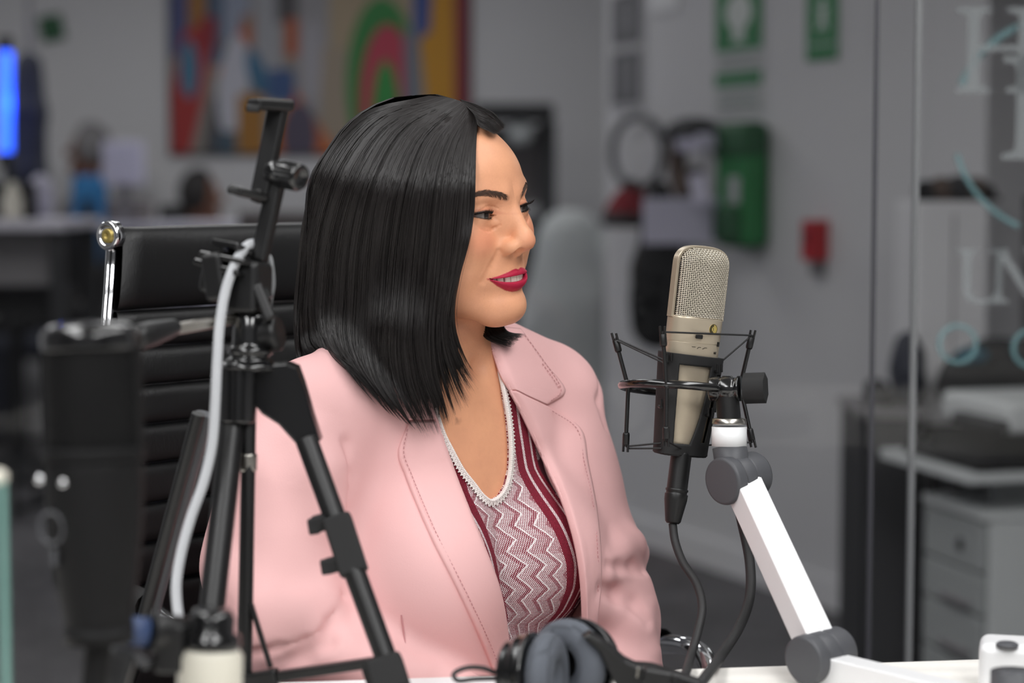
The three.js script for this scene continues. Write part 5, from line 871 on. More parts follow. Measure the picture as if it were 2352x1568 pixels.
  // feet on the table, outside the picture
  for (const [a, b] of [[Q(912, 1580, 1.66), V(P(912, 1580, 1.66).x + .02, TABLE + .006, -1.62)], [Q(478, 1470, 1.64), V(P(478, 1470, 1.64).x - .006, TABLE + .006, -1.61)], [Q(330, 1470, 1.86), V(P(330, 1470, 1.86).x - .01, TABLE + .006, -1.88)]]) if (b.z > -1.8) mesh('foot', [rod(a, b, .009), ball(b, .0115, 1, .5, 1)], mats.rubber, o); else mesh('foot', [rod(a, V(b.x - .03, TABLE - .06, b.z), .008)], mats.rubber, o);
}
{ // braided cable
  const tex = dataTex(64, 64, (i, j) => { const a = ((i + j) % 16) < 8, b = ((i - j + 64) % 16) < 8, v = a === b ? 214 : 168; return [v, v + 2, v + 6]; }, true, [100, 3]); mat('braid', { map: tex, roughness: .8, bumpMap: tex, bumpScale: .0006 });
  single('braided_cable', new THREE.TubeGeometry(new THREE.CatmullRomCurve3([P(596, 575, 1.74), P(583, 560, 1.725), P(562, 570, 1.71), P(540, 606, 1.70), P(518, 668, 1.695), P(505, 745, 1.69), P(499, 830, 1.685), P(494, 930, 1.68), P(487, 1020, 1.675), P(468, 1105, 1.67), P(438, 1190, 1.665), P(415, 1275, 1.66), P(405, 1345, 1.655), P(410, 1412, 1.65), P(424, 1470, 1.64), P(430, 1560, 1.62)]), 200, .0043, 14), mats.braid, 'light grey braided cable draped over the black tripod', 'cable');
  single('thin_grey_wire', tube([P(600, 588, 1.74), P(616, 588, 1.74), P(624, 618, 1.735), P(626, 655, 1.735), P(620, 690, 1.735), P(620, 722, 1.735), P(634, 742, 1.735), P(636, 765, 1.735), P(620, 785, 1.735), P(606, 796, 1.735)], .0024, 80, 10), mats.edge_grey, 'thin grey wire looping at the tripod head', 'wire');
}
// ---------------------------------------------------------------- out of focus microphone in the left foreground
{
  mat('mic_black', { color: srgb(13, 13, 14), roughness: .6, specularIntensity: .45 });
  const o = thing('condenser_microphone', 'out of focus black microphone in the left foreground', 'microphone'), D = 1.37, Q = (x, y, d = D) => P(x, y, d), b0 = Q(228, 1468), t0 = Q(206, 752), L = b0.distanceTo(t0), S = t0.distanceTo(Q(206 + 112, 752));
  const y = py => L * (1468 - py) / (1468 - 752);
  mesh('body', turned(b0, t0, [[0, 0], [.0205, 0], [.0225, y(1455)], [.0232, y(1420)], [.028, y(1320)], [.0318, y(1220)], [.0332, y(1120)], [.0335, y(1070)], [.0335, y(1052)], [0, y(1052)]], 48), mats.mic_black, o);
  mesh('trim_band', turned(b0, t0, [[0, y(1056)], [.0345, y(1056)], [.035, y(1052)], [.035, y(1030)], [.034, y(1026)], [0, y(1026)]], 48), mats.mic_black, o);
  const gr = mesh('grille', turned(b0, t0, [[0, y(1030)], [.0305, y(1030)], [.0305, y(800)], [0, y(800)]], 48), mats.mic_black, o);
  const wires = []; for (let i = 0; i < 34; i++) { const yy = lerp(y(1024), y(806), i / 33), c = b0.clone().lerp(t0, yy / L); const g = new THREE.TorusGeometry(.0308, .0007, 5, 44); g.rotateX(Math.PI / 2); g.applyMatrix4(frameAt(b0, t0).setPosition(c)); wires.push(g); } for (let i = 0; i < 40; i++) { const a = i / 40 * 6.2832, m = frameAt(b0, t0).setPosition(b0); wires.push(rod(V(.0308 * Math.cos(a), y(1026), .0308 * Math.sin(a)).applyMatrix4(m), V(.0308 * Math.cos(a), y(804), .0308 * Math.sin(a)).applyMatrix4(m), .0006, .0006, 5)); } mesh('grille_wires', wires, mats.mic_black, gr);
  for (const a of [.5, 3.6]) { const m = frameAt(b0, t0).setPosition(b0); mesh('frame_bar', bar(V(.031 * Math.cos(a), y(1030), .031 * Math.sin(a)).applyMatrix4(m), V(.031 * Math.cos(a), y(790), .031 * Math.sin(a)).applyMatrix4(m), .012, .006, micUp, .002), mats.mic_black, o); }
  mesh('top_cap', turned(b0, t0, [[0, y(806)], [.032, y(806)], [.0335, y(800)], [.0338, y(772)], [.032, y(756)], [.026, y(744)], [.014, y(738)], [0, y(736)]], 48), mats.black_gloss, o);
  for (const [px, py] of [[92, 1100], [147, 1108]]) { const c = Q(px, py, 1.342); mesh('screw', ball(c, .0034), mats.chrome, o); }
  { const c = Q(118, 1212, 1.348), g = new THREE.TorusGeometry(.0105, .0012, 8, 30); g.rotateY(-.5); g.translate(c.x, c.y, c.z); mesh('badge', g, mats.dark_grey, o); const k = Q(126, 1300, 1.35); mesh('slide_switch', bar(k, k.clone().add(V(0, .012, 0)), .006, .004), mats.dark_grey, o); }
  const s1 = Q(216, 1580); mesh('stem', [rod(s1, b0, .0088, .0092, 24), turned(b0.clone().lerp(t0, -.01), t0, [[0, 0], [.0235, 0], [.0235, .012], [0, .012]], 32)], mats.mic_black, o);
  mesh('stand_base', [rod(V(s1.x, TABLE, s1.z), s1, .0088), turned(V(s1.x, TABLE, s1.z), V(s1.x, 2, s1.z), [[0, 0], [.05, 0], [.05, .008], [.02, .012], [0, .012]], 36)], mats.mic_black, o);
}
{ // end of another arm in the left foreground
  const o = thing('foreground_arm', 'blurred cream and black arm end below the tripod', 'boom arm'), D = 1.45, Q = (x, y, d = D) => P(x, y, d), a = Q(484, 1488), b = Q(490, 1398), L = a.distanceTo(b);
  mesh('housing', turned(Q(480, 1640), Q(484, 1485), [[0, 0], [.0235, 0], [.0235, Q(480, 1640).distanceTo(Q(484, 1485)) - .006], [.019, Q(480, 1640).distanceTo(Q(484, 1485))], [0, Q(480, 1640).distanceTo(Q(484, 1485))]], 36), mats.cream_plastic, o);
  mesh('cap', turned(a, b, [[0, 0], [.0205, 0], [.0215, .003], [.0205, .010], [.0165, .012], [.0165, L - .006], [.013, L], [0, L]], 36), mats.black_gloss, o);
  mesh('clamp', [turned(Q(342, 1452, 1.44), Q(446, 1462, 1.46), [[0, 0], [.013, 0], [.0145, .002], [.0145, .03], [0, .034]], 28), bar(Q(395, 1430), Q(396, 1540), .022, .03, V(0, 0, 1), .004)], mats.black, o);
  mat('blue_tape', { color: srgb(52, 70, 108), roughness: .5 }); mesh('tape', turned(Q(296, 1447, 1.435), Q(345, 1452, 1.44), [[0, 0], [.0095, 0], [.0105, .003], [.0105, .014], [0, .0155]], 24), mats.blue_tape, o, 'blue tape wrap');
  mesh('strap', bar(Q(262, 1478, 1.44), Q(345, 1520, 1.45), .010, .012, V(0, 0, 1), .002), mats.dark_grey, o); mesh('bracket', bar(Q(285, 1500, 1.44), Q(255, 1600, 1.43), .018, .018, V(0, 0, 1), .003), mats.black, o);
  mesh('support_post', rod(V(Q(480, 1640).x, TABLE, Q(480, 1640).z), Q(480, 1640), .014), mats.black, o);
}
{ mat('teal_glass', { color: srgb(120, 160, 152), roughness: .2 }); const c = P(4, 1340, 1.25); const o = thing('glass_screen', 'teal edged glass screen at the left border', 'screen'); mesh('pane', box(c.x - .12, c.x + .0005, TABLE + .012, P(4, 1108, 1.25).y, c.z - .003, c.z + .003), mats.glass, o); mesh('edge', box(c.x, c.x + .0035, TABLE + .012, P(4, 1108, 1.25).y, c.z - .003, c.z + .003), mats.teal_glass, o); mesh('corner_cap', ball(P(-2, 1096, 1.25), .0055), mats.cream_plastic, o); mesh('foot', box(c.x - .12, c.x + .004, TABLE + .0005, TABLE + .012, c.z - .03, c.z + .03), mats.dark_grey, o); }
single('paper_sheet', (() => { const g = box(-.105, .105, 0, .0012, -.03, .03); g.rotateY(.12); const p = atLevel(925, 1574, TABLE); g.translate(p.x, TABLE + .0004, p.z + .012); return g; })(), mats.white_plastic, 'sheet of white paper on the table beside the headphones', 'paper');
// ---------------------------------------------------------------- the office beyond the glass
const flat = (name, c, r = .7) => mat(name, { color: srgb(...c), roughness: r });
flat('hose', [84, 85, 87]); flat('green', [30, 116, 60]); flat('green_dark', [26, 84, 48]); flat('red', [176, 26, 36], .4); flat('navy', [34, 38, 52]); flat('blue', [20, 104, 160]); flat('charcoal', [40, 41, 44]); flat('black_cloth', [22, 23, 25], .9); flat('pale_cloth', [176, 180, 180], .9); flat('lavender', [196, 194, 212], .8); flat('desk', [206, 204, 214], .6); flat('grey_box', [120, 118, 120]); flat('print_grey', [150, 154, 154], .5); flat('print_light', [196, 200, 200], .5); flat('taupe', [110, 104, 104]); flat('brown_skin', [128, 84, 64], .6); flat('dark_hair', [26, 22, 22], .7); flat('red_cloth', [128, 24, 38], .9); flat('grey_sign', [108, 108, 112]); flat('bottle_blue', [30, 70, 140], .25); flat('teal_patch', [40, 84, 100]); mat('cyan_vinyl', { color: srgb(150, 200, 205), roughness: .6, transparent: true, opacity: .4 }); mat('letter_vinyl', { color: srgb(190, 196, 198), roughness: .8, transparent: true, opacity: .5 }); flat('brownish', [88, 74, 66], .9); flat('white_cab', [226, 226, 228], .5);
// abstract mural, flat print
{
  const W = 768, HH = 512, cv = document.createElement('canvas'); cv.width = W; cv.height = HH; const c = cv.getContext('2d');
  const poly = (col, pts) => { c.fillStyle = col; c.beginPath(); pts.forEach(([x, y], i) => i ? c.lineTo(x * W, y * HH) : c.moveTo(x * W, y * HH)); c.closePath(); c.fill(); };
  const ell = (col, x, y, rx, ry, rot = 0) => { c.fillStyle = col; c.beginPath(); c.ellipse(x * W, y * HH, rx * W, ry * HH, rot, 0, 7); c.fill(); };
  c.fillStyle = '#8a837c'; c.fillRect(0, 0, W, HH);
  // the part in view is the lower 60 per cent
  const u = px => (px - 398) / 680, v = py => .30 + (py / 352) * .70;
  const R = (col, x0, y0, x1, y1) => poly(col, [[u(x0), v(y0)], [u(x1), v(y0)], [u(x1), v(y1)], [u(x0), v(y1)]]);
  R('#4a4f7c', 398, -150, 450, 120); R('#9a6a30', 440, -150, 480, 60); R('#4a5a70', 480, -150, 520, 140); R('#8e96a8', 520, -150, 580, 80); R('#8d6a58', 560, 20, 600, 130); R('#9a9ba0', 590, -150, 650, 200); R('#4c4a4c', 640, -150, 720, 40); R('#a4512c', 660, 30, 690, 120); R('#8f8d90', 690, -150, 780, 260); R('#a09078', 760, -150, 960, 140); R('#978a7a', 740, 100, 840, 330);
  poly('#a02c2c', [[u(430), v(60)], [u(500), v(30)], [u(470), v(230)], [u(440), v(352)], [u(398), v(352)], [u(398), v(200)]]); ell('#3e7896', u(440), v(150), .03, .14); poly('#8a2230', [[u(470), v(20)], [u(505), v(30)], [u(500), v(100)], [u(465), v(110)]]);
  poly('#b4572e', [[u(500), v(160)], [u(560), v(50)], [u(585), v(60)], [u(530), v(190)]]); poly('#47464a', [[u(470), v(352)], [u(490), v(220)], [u(520), v(200)], [u(510), v(352)]]); ell('#b9bac4', u(540), v(190), .05, .24, .12); ell('#2f6282', u(595), v(160), .03, .12, -.3); R('#9a6a24', 550, 210, 610, 352); R('#3e5160', 500, 300, 545, 352);
  poly('#b4602e', [[u(610), v(352)], [u(680), v(195)], [u(780), v(352)]]); ell('#4e4658', u(690), v(310), .06, .16); R('#34507e', 620, 150, 680, 230); ell('#9c9aa0', u(720), v(130), .035, .2);
  ell('#2e7a3c', u(880), v(190), .12, .42); ell('#b03a50', u(893), v(235), .095, .38); ell('#2e8a40', u(888), v(300), .05, .34); R('#3c508c', 950, -150, 1010, 120); R('#6f7480', 930, 60, 965, 300); poly('#c08a20', [[u(1000), v(-150)], [u(1045), v(-150)], [u(1045), v(250)], [u(985), v(260)], [u(965), v(80)], [u(990), v(60)]]); R('#7c2434', 1045, -160, 1078, 352);
  const t = new THREE.CanvasTexture(cv); t.colorSpace = THREE.SRGBColorSpace; mat('mural', { map: t, roughness: .8 });
  const a = P(398, 352, 9.48), b = P(1078, 352, 9.48), h = .98, o = thing('mural_painting', 'large colourful abstract mural hanging on the back wall', 'painting');
  mesh('frame', box(a.x - .012, b.x + .012, a.y - .012, a.y + h + .012, ZB + .001, ZB + .022), mats.charcoal, o); const g = new THREE.PlaneGeometry(b.x - a.x, h); g.translate((a.x + b.x) / 2, a.y + h / 2, ZB + .024); mesh('canvas', g, mats.mural, o);
}
// safety signs: flat plates with a simple print
function signTex(draw, w = 128, h = 256) { const cv = document.createElement('canvas'); cv.width = w; cv.height = h; const c = cv.getContext('2d'); draw(c, w, h); const t = new THREE.CanvasTexture(cv); t.colorSpace = THREE.SRGBColorSpace; return t; }
function wallPlate(name, px0, px1, py0, py1, m, label, cat, thick = .006) {
  const a = wallSpot(px0, py0), b = wallSpot(px1, py1), s0 = Math.min(a.s, b.s), s1 = Math.max(a.s, b.s), ym = wallSpot((px0 + px1) / 2, (py0 + py1) / 2), y0 = wallSpot((px0 + px1) / 2, py1).y, y1 = wallSpot((px0 + px1) / 2, py0).y;
  const o = thing(name, label, cat); mesh('plate', wallBox(s0, s1, y0, y1, .001, thick), mats.white_plastic, o);
  const g = new THREE.PlaneGeometry(s1 - s0, y1 - y0); g.rotateY(wallYaw); const c = onWall((s0 + s1) / 2, (y0 + y1) / 2, thick + .001); g.translate(c.x, c.y, c.z); mesh('print', g, m, o); return o;
}
const figure = (c, x, y, s) => { c.beginPath(); c.arc(x, y - s * .38, s * .13, 0, 7); c.fill(); c.beginPath(); c.moveTo(x - s * .22, y - s * .2); c.lineTo(x + s * .22, y - s * .2); c.lineTo(x + s * .14, y + s * .15); c.lineTo(x + s * .2, y + s * .5); c.lineTo(x + s * .04, y + s * .5); c.lineTo(x, y + s * .2); c.lineTo(x - s * .08, y + s * .5); c.lineTo(x - s * .24, y + s * .5); c.lineTo(x - s * .12, y + s * .1); c.closePath(); c.fill(); };
mat('sign_a', { roughness: .5, map: signTex((c, w, h) => { c.fillStyle = '#b9bdbb'; c.fillRect(0, 0, w, h); c.fillStyle = '#1e7a40'; c.fillRect(0, 0, w, h * .53); c.fillRect(0, h * .70, w, h * .1); c.fillStyle = '#cfd5d0'; c.beginPath(); c.arc(w / 2, h * .24, w * .28, 0, 7); c.fill(); c.fillRect(w * .38, h * .2, w * .24, h * .27); c.fillStyle = '#8b918e'; for (let k = 0; k < 2; k++) c.fillRect(w * .1, h * (.57 + .06 * k), w * .8, h * .028); for (let k = 0; k < 3; k++) c.fillRect(w * .1, h * (.84 + .05 * k), w * .8, h * .024); }) });
wallPlate('evacuation_sign', 1648, 1754, -45, 256, mats.sign_a, 'tall green and white safety sign above the green first aid bag', 'sign');
mat('sign_b', { roughness: .5, map: signTex((c, w, h) => { c.fillStyle = '#1f7c42'; c.fillRect(0, 0, w, h); c.fillStyle = '#cdd6d0'; figure(c, w / 2, h * .46, h * .38); c.fillStyle = '#9fb5a6'; c.fillRect(w * .1, h * .8, w * .8, h * .04); }) });
wallPlate('meeting_point_sign', 1858, 1930, -60, 138, mats.sign_b, 'small green sign with a white figure at the top right of the wall', 'sign');
mat('sign_c', { roughness: .6, map: signTex((c, w, h) => { c.fillStyle = '#b2b2b3'; c.fillRect(0, 0, w, h); c.fillStyle = '#5c5c60'; c.fillRect(w * .08, h * .02, w * .84, h * .43); c.fillRect(w * .08, h * .52, w * .84, h * .44); c.fillStyle = '#8a8a8d'; figure(c, w / 2, h * .22, h * .3); c.fillRect(w * .3, h * .58, w * .12, h * .32); c.fillRect(w * .58, h * .58, w * .12, h * .32); }) });
wallPlate('grey_instruction_sign', 1404, 1482, -20, 248, mats.sign_c, 'grey pictogram sign above the coiled hose', 'sign');
wallPlate('white_notice', 1494, 1560, -40, 26, mats.white_plastic, 'white notice at the top of the wall beside the grey sign', 'notice');
{ // fire alarm
  const o = thing('fire_alarm', 'small red fire alarm box on the wall', 'alarm'), a = wallSpot(1876, 505), b = wallSpot(1904, 598), k = wallSpot(1888, 632); mesh('housing', wallBox(a.s, b.s, b.y, a.y, .001, .05), mats.red, o); mesh('call_button', wallBox(a.s + .03, b.s - .04, b.y + .05, a.y - .03, .05, .056), mats.charcoal, o); mesh('key_holder', wallBox(wallSpot(1880, 600).s, wallSpot(1898, 600).s, k.y, b.y, .001, .03), mats.grey_box, o);
}
// emergency gear along the sign wall
const gear = (px, py, o = .15) => { const w = wallSpot(px, py, o); return onWall(w.s, w.y, o); };
single('coiled_hose', (() => { const pts = []; for (let i = 0; i < 40; i++) { const a = i / 40 * 6.2832; pts.push(gear(1465 + 58 * Math.cos(a), 350 - 82 * Math.sin(a), .06)); } return tube(pts, .014, 90, 10, true); })(), mats.hose, 'grey coiled hose hanging above the red extinguisher', 'hose');
{ // first aid bag
  const o = thing('first_aid_bag', 'green first aid backpack with a white emblem hanging on the wall', 'bag'), s0 = wallSpot(1664, 290, .05).s, s1 = wallSpot(1744, 290, .05).s, y0 = wallSpot(1700, 568, .05).y, y1 = wallSpot(1700, 288, .05).y;
  const rb = (sa, sb, ya, yb, oa, ob, r) => { const g = new RoundedBoxGeometry(sb - sa, yb - ya, ob - oa, 4, r); g.rotateY(wallYaw); const c = onWall((sa + sb) / 2, (ya + yb) / 2, (oa + ob) / 2); g.translate(c.x, c.y, c.z); return g; };
  mesh('body', rb(s0, s1, y0, y1, .005, .09, .03), mats.green, o); mesh('pocket', rb(s0 + .04, s1 - .03, y0 + .02, lerp(y0, y1, .34), .085, .115, .012), mats.green_dark, o); mesh('emblem', rb(s0 + .10, s1 - .04, lerp(y0, y1, .36), lerp(y0, y1, .58), .088, .096, .003), mats.pale_cloth, o, 'white emblem patch'); mesh('top_flap', rb(s0 - .01, s1 + .005, y1 - .1, y1 + .01, .008, .1, .03), mats.green_dark, o);
}
{ const o = thing('safety_helmet', 'dark cap hanging beside the green first aid bag', 'helmet'), c = gear(1594, 298, .1); mesh('shell', ball(c, .085, 1, .45, 1), mats.charcoal, o); mesh('brim', bar(gear(1545, 310, .12), gear(1632, 300, .12), .03, .12, V(0, 0, 1), .008), mats.charcoal, o); mesh('visor', bar(gear(1570, 330, .14), gear(1628, 324, .14), .05, .06, V(0, 0, 1), .01), mats.lavender, o); mesh('strap', tube([gear(1560, 320, .1), gear(1556, 390, .1), gear(1570, 440, .1), gear(1600, 400, .1)], .03, 20, 10), mats.brownish, o); }
single('hanging_paper_sheets', (() => { const a = gear(1522, 455, .2), b = gear(1618, 455, .2), c = gear(1618, 560, .2), d = gear(1522, 560, .2); return join([bar(a.clone().lerp(b, .5), d.clone().lerp(c, .5), a.distanceTo(b), .01, V(.3, 0, 1).cross(V(0, 1, 0)).cross(V(0, 1, 0)), .003), bar(gear(1600, 400, .2), gear(1612, 470, .2), .05, .01, V(0, 0, 1), .003)]); })(), mats.lavender, 'pale paper sheets hanging left of the green bag', 'paper');
{ const o = thing('fire_extinguisher', 'red fire extinguisher with a black band below the coiled hose', 'extinguisher'), b = gear(1446, 520, .12), t = gear(1448, 410, .12), L = b.distanceTo(t), y = f => L * f; mesh('cylinder', turned(b, t, [[0, 0], [.078, 0], [.082, .02], [.078, y(.4)], [.045, y(.72)], [.028, y(.8)], [0, y(.8)]], 30), mats.red_cloth, o); mesh('band', turned(b, t, [[0, y(.04)], [.088, y(.04)], [.088, y(.3)], [0, y(.3)]], 30), mats.charcoal, o); mesh('valve', turned(b, t, [[0, y(.78)], [.026, y(.78)], [.03, y(.95)], [0, y(1.0)]], 20), mats.charcoal, o); }
{ const o = thing('hanging_coat', 'long black coat hanging on the wall behind the microphone', 'coat'), a = gear(1520, 430, .1); const pts = [[1515, 440, .035], [1520, 520, .06], [1515, 620, .085], [1512, 690, .085], [1510, 740, .085]].map(([x, y, r]) => [gear(x, y, .12), r]); const f = (x, y, z) => chain3(x, y, z, pts, .03); const lo = [Math.min(...pts.map(p => p[0].x)) - .14, pts[4][0].y - .12, Math.min(...pts.map(p => p[0].z)) - .14], hi = [Math.max(...pts.map(p => p[0].x)) + .14, pts[0][0].y + .08, Math.max(...pts.map(p => p[0].z)) + .14]; mesh('cloth', meshField(f, lo, hi, .02), mats.black_cloth, o); mesh('hook', rod(gear(1518, 425, .0), gear(1518, 440, .13), .008), mats.grey_box, o); }
{ // pale sack with things on it
  const o = thing('white_sack', 'large pale plastic sack standing by the wall behind the woman', 'sack'), pts = [[1312, 560, .12, 1.0], [1325, 650, .16, .9], [1322, 760, .185, .9], [1322, 900, .19, .9], [1322, 1000, .19, .9]].map(([x, y, r, q]) => [P(x, y, 7.3), r]), f = (x, y, z) => chain3(x, y, z, pts, .08) + .03 * (noise3(x * 9, y * 9, z * 9) - .5); const b = new THREE.Box3(); pts.forEach(p => b.expandByPoint(p[0])); mesh('sack', meshField(f, [b.min.x - .3, .01, b.min.z - .35], [b.max.x + .3, b.max.y + .25, b.max.z + .3], .03), mats.pale_cloth, o);
  mesh('side_pouch', meshField((x, y, z) => cap3(x, y, z, P(1405, 560, 7.2), P(1410, 700, 7.2), .05, .08), [P(1380, 0, 7.2).x - .15, P(0, 840, 7.2).y, -7.35], [P(1450, 0, 7.2).x + .1, P(0, 490, 7.2).y, -7.0], .03), mats.pale_cloth, o);
}
single('red_book', (() => { const a = P(1394, 694, 7.02), g = new RoundedBoxGeometry(.095, .034, .06, 2, .004); g.translate(a.x + .045, a.y, a.z); return g; })(), mats.red_cloth, 'small dark red book on the pale sack', 'book');
{ const o = thing('dark_equipment_rack', 'tall dark equipment rack with a black top behind the woman', 'rack'), a = P(1090, 250, 8.6), b = P(1272, 250, 8.6), yb = P(0, 278, 8.6).y, yt = P(0, 240, 8.6).y; mesh('top_shelf', box(a.x, b.x, yb, yt, -8.9, -8.5, .02), mats.black_cloth, o); for (const [px, w] of [[1105, .03], [1258, .035]]) { const x = P(px, 300, 8.6).x; mesh('upright', box(x - w, x + w, 0, yb, -8.8, -8.65), mats.charcoal, o); } const x0 = P(1125, 300, 8.6).x, x1 = P(1240, 300, 8.6).x; mesh('panel', box(x0, x1, P(0, 470, 8.6).y, yb - .02, -8.82, -8.76), mats.taupe, o); mesh('panel', box(x0 - .02, x1 + .03, .02, P(0, 500, 8.6).y, -8.84, -8.7), mats.charcoal, o); mesh('lamp_head', ball(P(1195, 305, 8.52), .055, 1, 1, .6), mats.pale_cloth, o); }
// right: cabinets, printer and clutter
{ const a = P(1990, 965, 4.5), x0 = a.x, x1 = x0 + .135; const o = thing('black_cabinet', 'low black cabinet standing at the end of the sign wall', 'cabinet'); mesh('body', box(x0, x1, .03, a.y, -4.82, -4.5, .008), mats.charcoal, o); mesh('top', box(x0 - .008, x1 + .008, a.y, a.y + .018, -4.83, -4.49, .004), mats.grey_box, o); mesh('plinth', box(x0 + .02, x1 - .02, 0, .03, -4.8, -4.53), mats.black_cloth, o);
  const y = a.y + .018, lump = (name, px, w, h, dep, z, m, label, cat) => { const x = P(px, 0, -z).x, f = (X, Y, Z) => { const q = sEll(X, Y, Z, x, y + h * .5, z, w, h * .62, dep) + .012 * (noise3(X * 26, Y * 26, Z * 26) - .5); return smax(q, y - Y, .005); }; return single(name, meshField(f, [x - w - .03, y - .01, z - dep - .03], [x + w + .03, y + h * 1.3, z + dep + .03], .01), m, label, cat); };
  lump('folded_cloth', 2022, .028, .05, .11, -4.66, mats.black_cloth, 'low heap of black cloth on the left end of the black cabinet', 'cloth'); lump('equipment_bag', 2088, .038, .15, .1, -4.66, mats.navy, 'dark navy equipment bag on the black cabinet beside the glass edge', 'bag'); }
{ const o = thing('duffel_bag', 'large black duffel bag with a teal patch behind the printer', 'bag'), c = P(2285, 880, 4.49), f = (x, y, z) => sEll(x, y, z, c.x + .04, c.y, c.z, .17, .105, .14) + .014 * (noise3(x * 22, y * 22, z * 22) - .5); mesh('bag', meshField(f, [c.x - .2, c.y - .14, c.z - .18], [c.x + .26, c.y + .14, c.z + .18], .012), mats.black_cloth, o); mesh('patch', ball(P(2232, 816, 4.36), .035, 1.1, .55, .35), mats.teal_patch, o, 'teal patch'); mesh('handle', tube([P(2230, 812, 4.4), P(2260, 790, 4.41), P(2330, 792, 4.41), P(2360, 815, 4.4)], .012, 20, 8), mats.charcoal, o);
  const s = thing('side_stand', 'dark stand under the duffel bag', 'stand'); mesh('shelf', box(c.x - .13, c.x + .3, c.y - .135, c.y - .11, -4.62, -4.36), mats.black_cloth, s); mesh('panel', box(c.x - .11, c.x + .28, .001, c.y - .135, -4.61, -4.37), mats.charcoal, s); }
{ // printer on a drawer cabinet
  const A = P(2120, 1132, 4.3), B = atLevel(2256, 1176, A.y), dir = V(B.x - A.x, 0, B.z - A.z).normalize(), nn = V(-dir.z, 0, dir.x); if (nn.x > 0) nn.negate(); const L = Math.hypot(B.x - A.x, B.z - A.z), yt = A.y, yaw = Math.atan2(nn.x, nn.z), at = (s, y, o) => V(A.x, 0, A.z).addScaledVector(dir, s).addScaledVector(nn, o).setY(y), sl = (s0, s1, y0, y1, o0, o1, r = .004) => { const g = new RoundedBoxGeometry(s1 - s0, y1 - y0, Math.abs(o1 - o0), 2, r); g.rotateY(yaw); const c = at((s0 + s1) / 2, (y0 + y1) / 2, (o0 + o1) / 2); g.translate(c.x, c.y, c.z); return g; };
  const o = thing('drawer_cabinet', 'grey white drawer cabinet under the printer', 'cabinet'); mesh('carcass', sl(0, L, .02, yt - .02, -.46, -.02), mats.print_light, o); mesh('worktop', sl(-.005, L + .005, yt - .02, yt, -.465, .0), mats.print_light, o);
  const yd = py => P(0, py + 12, 4.15).y; [[yt - .025, yd(1285)], [yd(1292), yd(1385)], [yd(1392), yd(1500)], [yd(1507), .03]].forEach(([y1, y0], i) => { const d = mesh('drawer', sl(.006, L - .006, y0, y1, -.02, 0), mats.print_grey, o); if (i === 0) mesh('lock', ball(at(L * .66, lerp(y0, y1, .45), .002), .014, .5, 1, 1), mats.charcoal, d); else mesh('handle', sl(L * .4, L * .85, lerp(y0, y1, .12), lerp(y0, y1, .3), .0, .012), mats.grey_box, d); }); mesh('plinth', sl(.01, L - .01, 0, .02, -.45, -.03, .002), mats.charcoal, o);
  const p = thing('office_printer', 'grey office printer with a dark output tray on the drawer cabinet', 'printer'), y = py => P(0, py, 4.1).y; mesh('support_post', sl(L * .50, L * .66, yt, y(1085), -.16, -.08), mats.print_grey, p); mesh('paper_tray', sl(-.09, L + .05, y(1094), y(1068), -.46, .06), mats.print_light, p); mesh('output_tray', sl(-.02, L + .05, y(1066), y(1040), -.44, .04), mats.black_cloth, p); mesh('column', sl(.0, L * .6, y(1042), y(985), -.46, -.30), mats.charcoal, p); mesh('scanner_unit', sl(.03, L + .06, y(985), y(912), -.46, -.02, .018), mats.print_light, p); mesh('control_panel', sl(L * .55, L + .07, y(975), y(950), -.02, .012, .005), mats.charcoal, p);
}
{ const a = P(2108, 462, 4.66), x1 = P(2272, 462, 4.66).x, o = thing('white_tall_cabinet', 'tall white cabinet with dark things heaped on top', 'cabinet'); mesh('body', box(a.x, x1 - .002, .001, a.y, -4.94, -4.66, .006), mats.white_cab, o); mesh('door_gap', box((a.x + x1) / 2 - .002, (a.x + x1) / 2 + .002, .05, a.y - .03, -4.662, -4.658), mats.grey_box, o);
  const cols = ['black_cloth', 'brownish', 'charcoal', 'brownish', 'black_cloth'], spots = [[2126, .028, 'leftmost'], [2162, .032, 'second from the left'], [2200, .034, 'in the middle'], [2238, .032, 'fourth from the left'], [2266, .022, 'rightmost']]; spots.forEach(([px, r, w], i) => { const c = P(px, 458, 4.76); single('rolled_cap', [ball(V(c.x, a.y + r * .85, c.z), r, 1, .95, 1.1), bar(V(c.x - r, a.y + .006, c.z + .03), V(c.x + r, a.y + .006, c.z + .03), .01, .05, V(0, 0, 1), .003)], mats[cols[i]], `dark rolled cap on the white cabinet, ${w}`, 'cap', 'caps on the white cabinet'); });
  const b = P(2283, 455, 5.5); single('blue_bottle', turned(V(b.x, P(0, 400, 5.5).y - .06, b.z), V(b.x, 9, b.z), [[0, 0], [.026, 0], [.028, .01], [.028, .1], [.016, .14], [.014, .155], [0, .155]], 24), mats.bottle_blue, 'blue bottle standing behind the white cabinet', 'bottle'); const sh = thing('bottle_shelf', 'narrow dark shelf under the blue bottle', 'shelf'); mesh('board', box(b.x - .05, b.x + .12, P(0, 400, 5.5).y - .085, P(0, 400, 5.5).y - .06, b.z - .1, b.z + .1), mats.charcoal, sh); mesh('side', box(b.x - .04, b.x + .11, .001, P(0, 400, 5.5).y - .085, b.z - .09, b.z + .09), mats.wall2, sh); }
